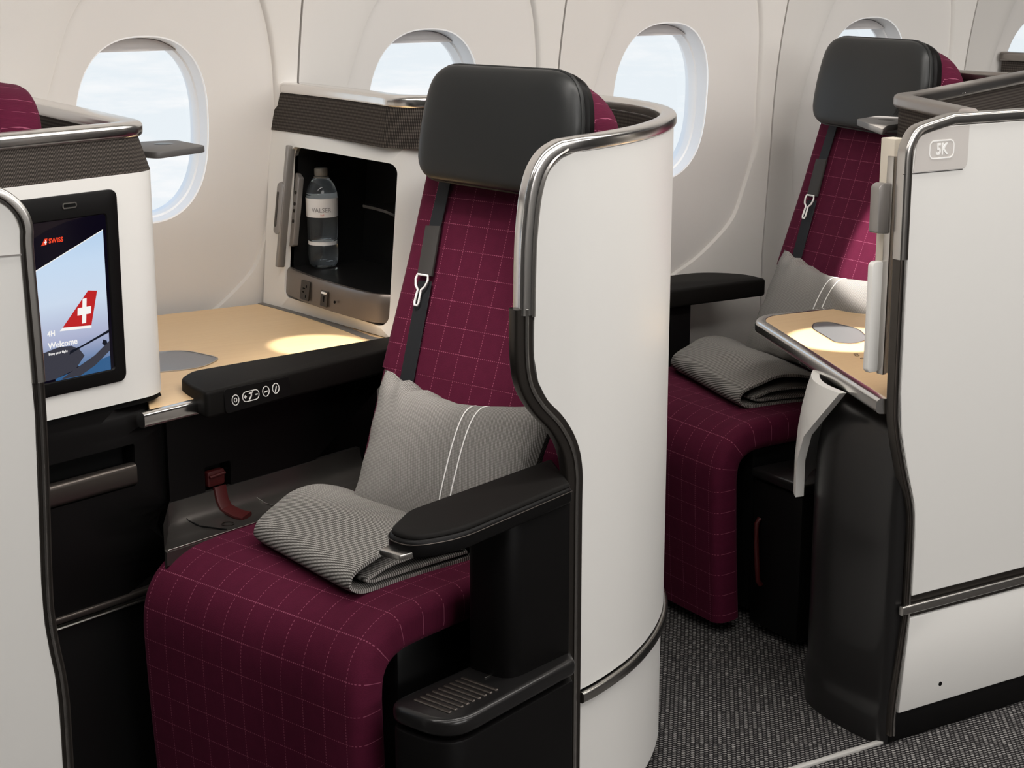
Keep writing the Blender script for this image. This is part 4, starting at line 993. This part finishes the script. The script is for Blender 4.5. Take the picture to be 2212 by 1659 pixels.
box('table_post', 2.45, 2.75, 2.40, 2.62, .02, .672, 'black', rt, bevel=.01)
tr2 = arcround([(2.56, 2.86), (2.515, 2.82), (2.460, 2.68), (2.485, 2.65), (2.545, 2.665), (2.60, 2.76), (2.595, 2.85)], [.02, .03, .03, .02, .03, .03, .02], 6)
c2_ = prism('cup_tray', tr2, .6905, .6915, 'trayg', rt, bevel=.0003, seg=1); frame_loop('tray_rim', tr2, .003, .6905, .6925, 'chromedk', c2_, I4)
for (x, y) in ((2.428, 2.582), (2.420, 2.570), (2.412, 2.545)): frame_loop('table_mark', [(x+.005*cos(t_), y+.005*sin(t_)) for t_ in [2*pi*k/14 for k in range(14)]], .0012, .6905, .6910, 'frame', rt, I4)

# rim V behind the 5K panel with tweed band and cocktail shelf
vr = thing('corner_divider', 'angled divider with dark tweed band and grey metal rim behind the seat number panel', 'divider', (2.6, 2.5, 0))
v1 = [V(p) for p in catmull([(2.395, 2.285, 0), (2.46, 2.44, 0), (2.50, 2.535, 0), (2.522, 2.580, 0), (2.555, 2.606, 0), (2.61, 2.625, 0), (2.80, 2.715, 0), (3.00, 2.812, 0), (3.22, 2.918, 0), (3.45, 3.03, 0)], 6)]
vv = offset_path(v1, .0)
sweep('top_rim', [V((p.x, p.y, 1.199)) for p in v1], plan_normals(v1), rrect(-.020, .020, -.013, .013, .009, 5), 'rimdk', vr)
shell('fabric_band', v1, [1.085, 1.188], 'brown', .018, vr, n=50, inner=-.009)
shell('divider_panel', v1, [.70, 1.085], 'white', .018, vr, n=50, inner=-.009)
shell('divider_lower', v1, [.02, .665], 'linerb', .018, vr, lambda z: 1.0, n=30, inner=-.009)
for s_ in (.42, .63, .645):
    p = at_s(v1, arclen(v1), s_); t_ = V((.9, .43, 0)); nn = V((-.43, .9, 0))
    tube('rim_joint', [p+nn*(.0205*cos(a_))+V((0, 0, 1.199+.0136*sin(a_))) for a_ in [pi*(.02+.06*k)-pi*.95 for k in range(16)]], .0012, 'printw', vr)
cshelf(vr, [(2.44, 2.55), (2.50, 2.60), (2.60, 2.63), (2.655, 2.70), (2.635, 2.77), (2.54, 2.735)], 1.138, (2.585, 2.69))
# rear rim of the right seat and the far cabinet
rr = thing('rear_divider', 'grey metal rim and dark band running from the right seat headrest to the picture edge', 'divider', (3.2, 3.0, 0))
r1 = [V(p) for p in catmull([(3.10, 3.13, 0), (3.13, 3.02, 0), (3.20, 2.945, 0), (3.27, 2.94, 0), (3.4, 2.97, 0)], 6)]
r1 = [V(p) for p in catmull([(3.14, 3.42, 0), (3.15, 3.25, 0), (3.155, 3.10, 0), (3.165, 3.00, 0), (3.19, 2.92, 0)], 6)]
sweep('top_rim', [V((p.x, p.y, 1.199)) for p in r1], plan_normals(r1), rrect(-.020, .020, -.013, .013, .009, 5), 'rimdk', rr)
shell('fabric_band', r1, [1.085, 1.188], 'brown', .018, rr, n=20, inner=-.009)
shell('divider_panel', r1, [.02, 1.085], 'white', .018, rr, n=20, inner=-.009)
fc = thing('far_cabinet', 'farthest dark band cabinet at the upper right picture edge by the last window', 'cabinet', (3.95, 3.5, 0))
f1_ = [V(p) for p in catmull([(3.86, 3.56, 0), (3.88, 3.45, 0), (3.92, 3.32, 0), (3.98, 3.2, 0), (4.1, 3.1, 0)], 6)]
sweep('top_rim', [V((p.x, p.y, 1.199)) for p in f1_], plan_normals(f1_), rrect(-.020, .020, -.013, .013, .009, 5), 'rimdk', fc)
shell('fabric_band', f1_, [1.085, 1.188], 'brown', .018, fc, n=20, inner=-.009)
shell('cabinet_panel', f1_, [.02, 1.085], 'white', .018, fc, n=20, inner=-.009)

for o in list(bpy.data.objects):
    if 'wm' in o: del o['wm']
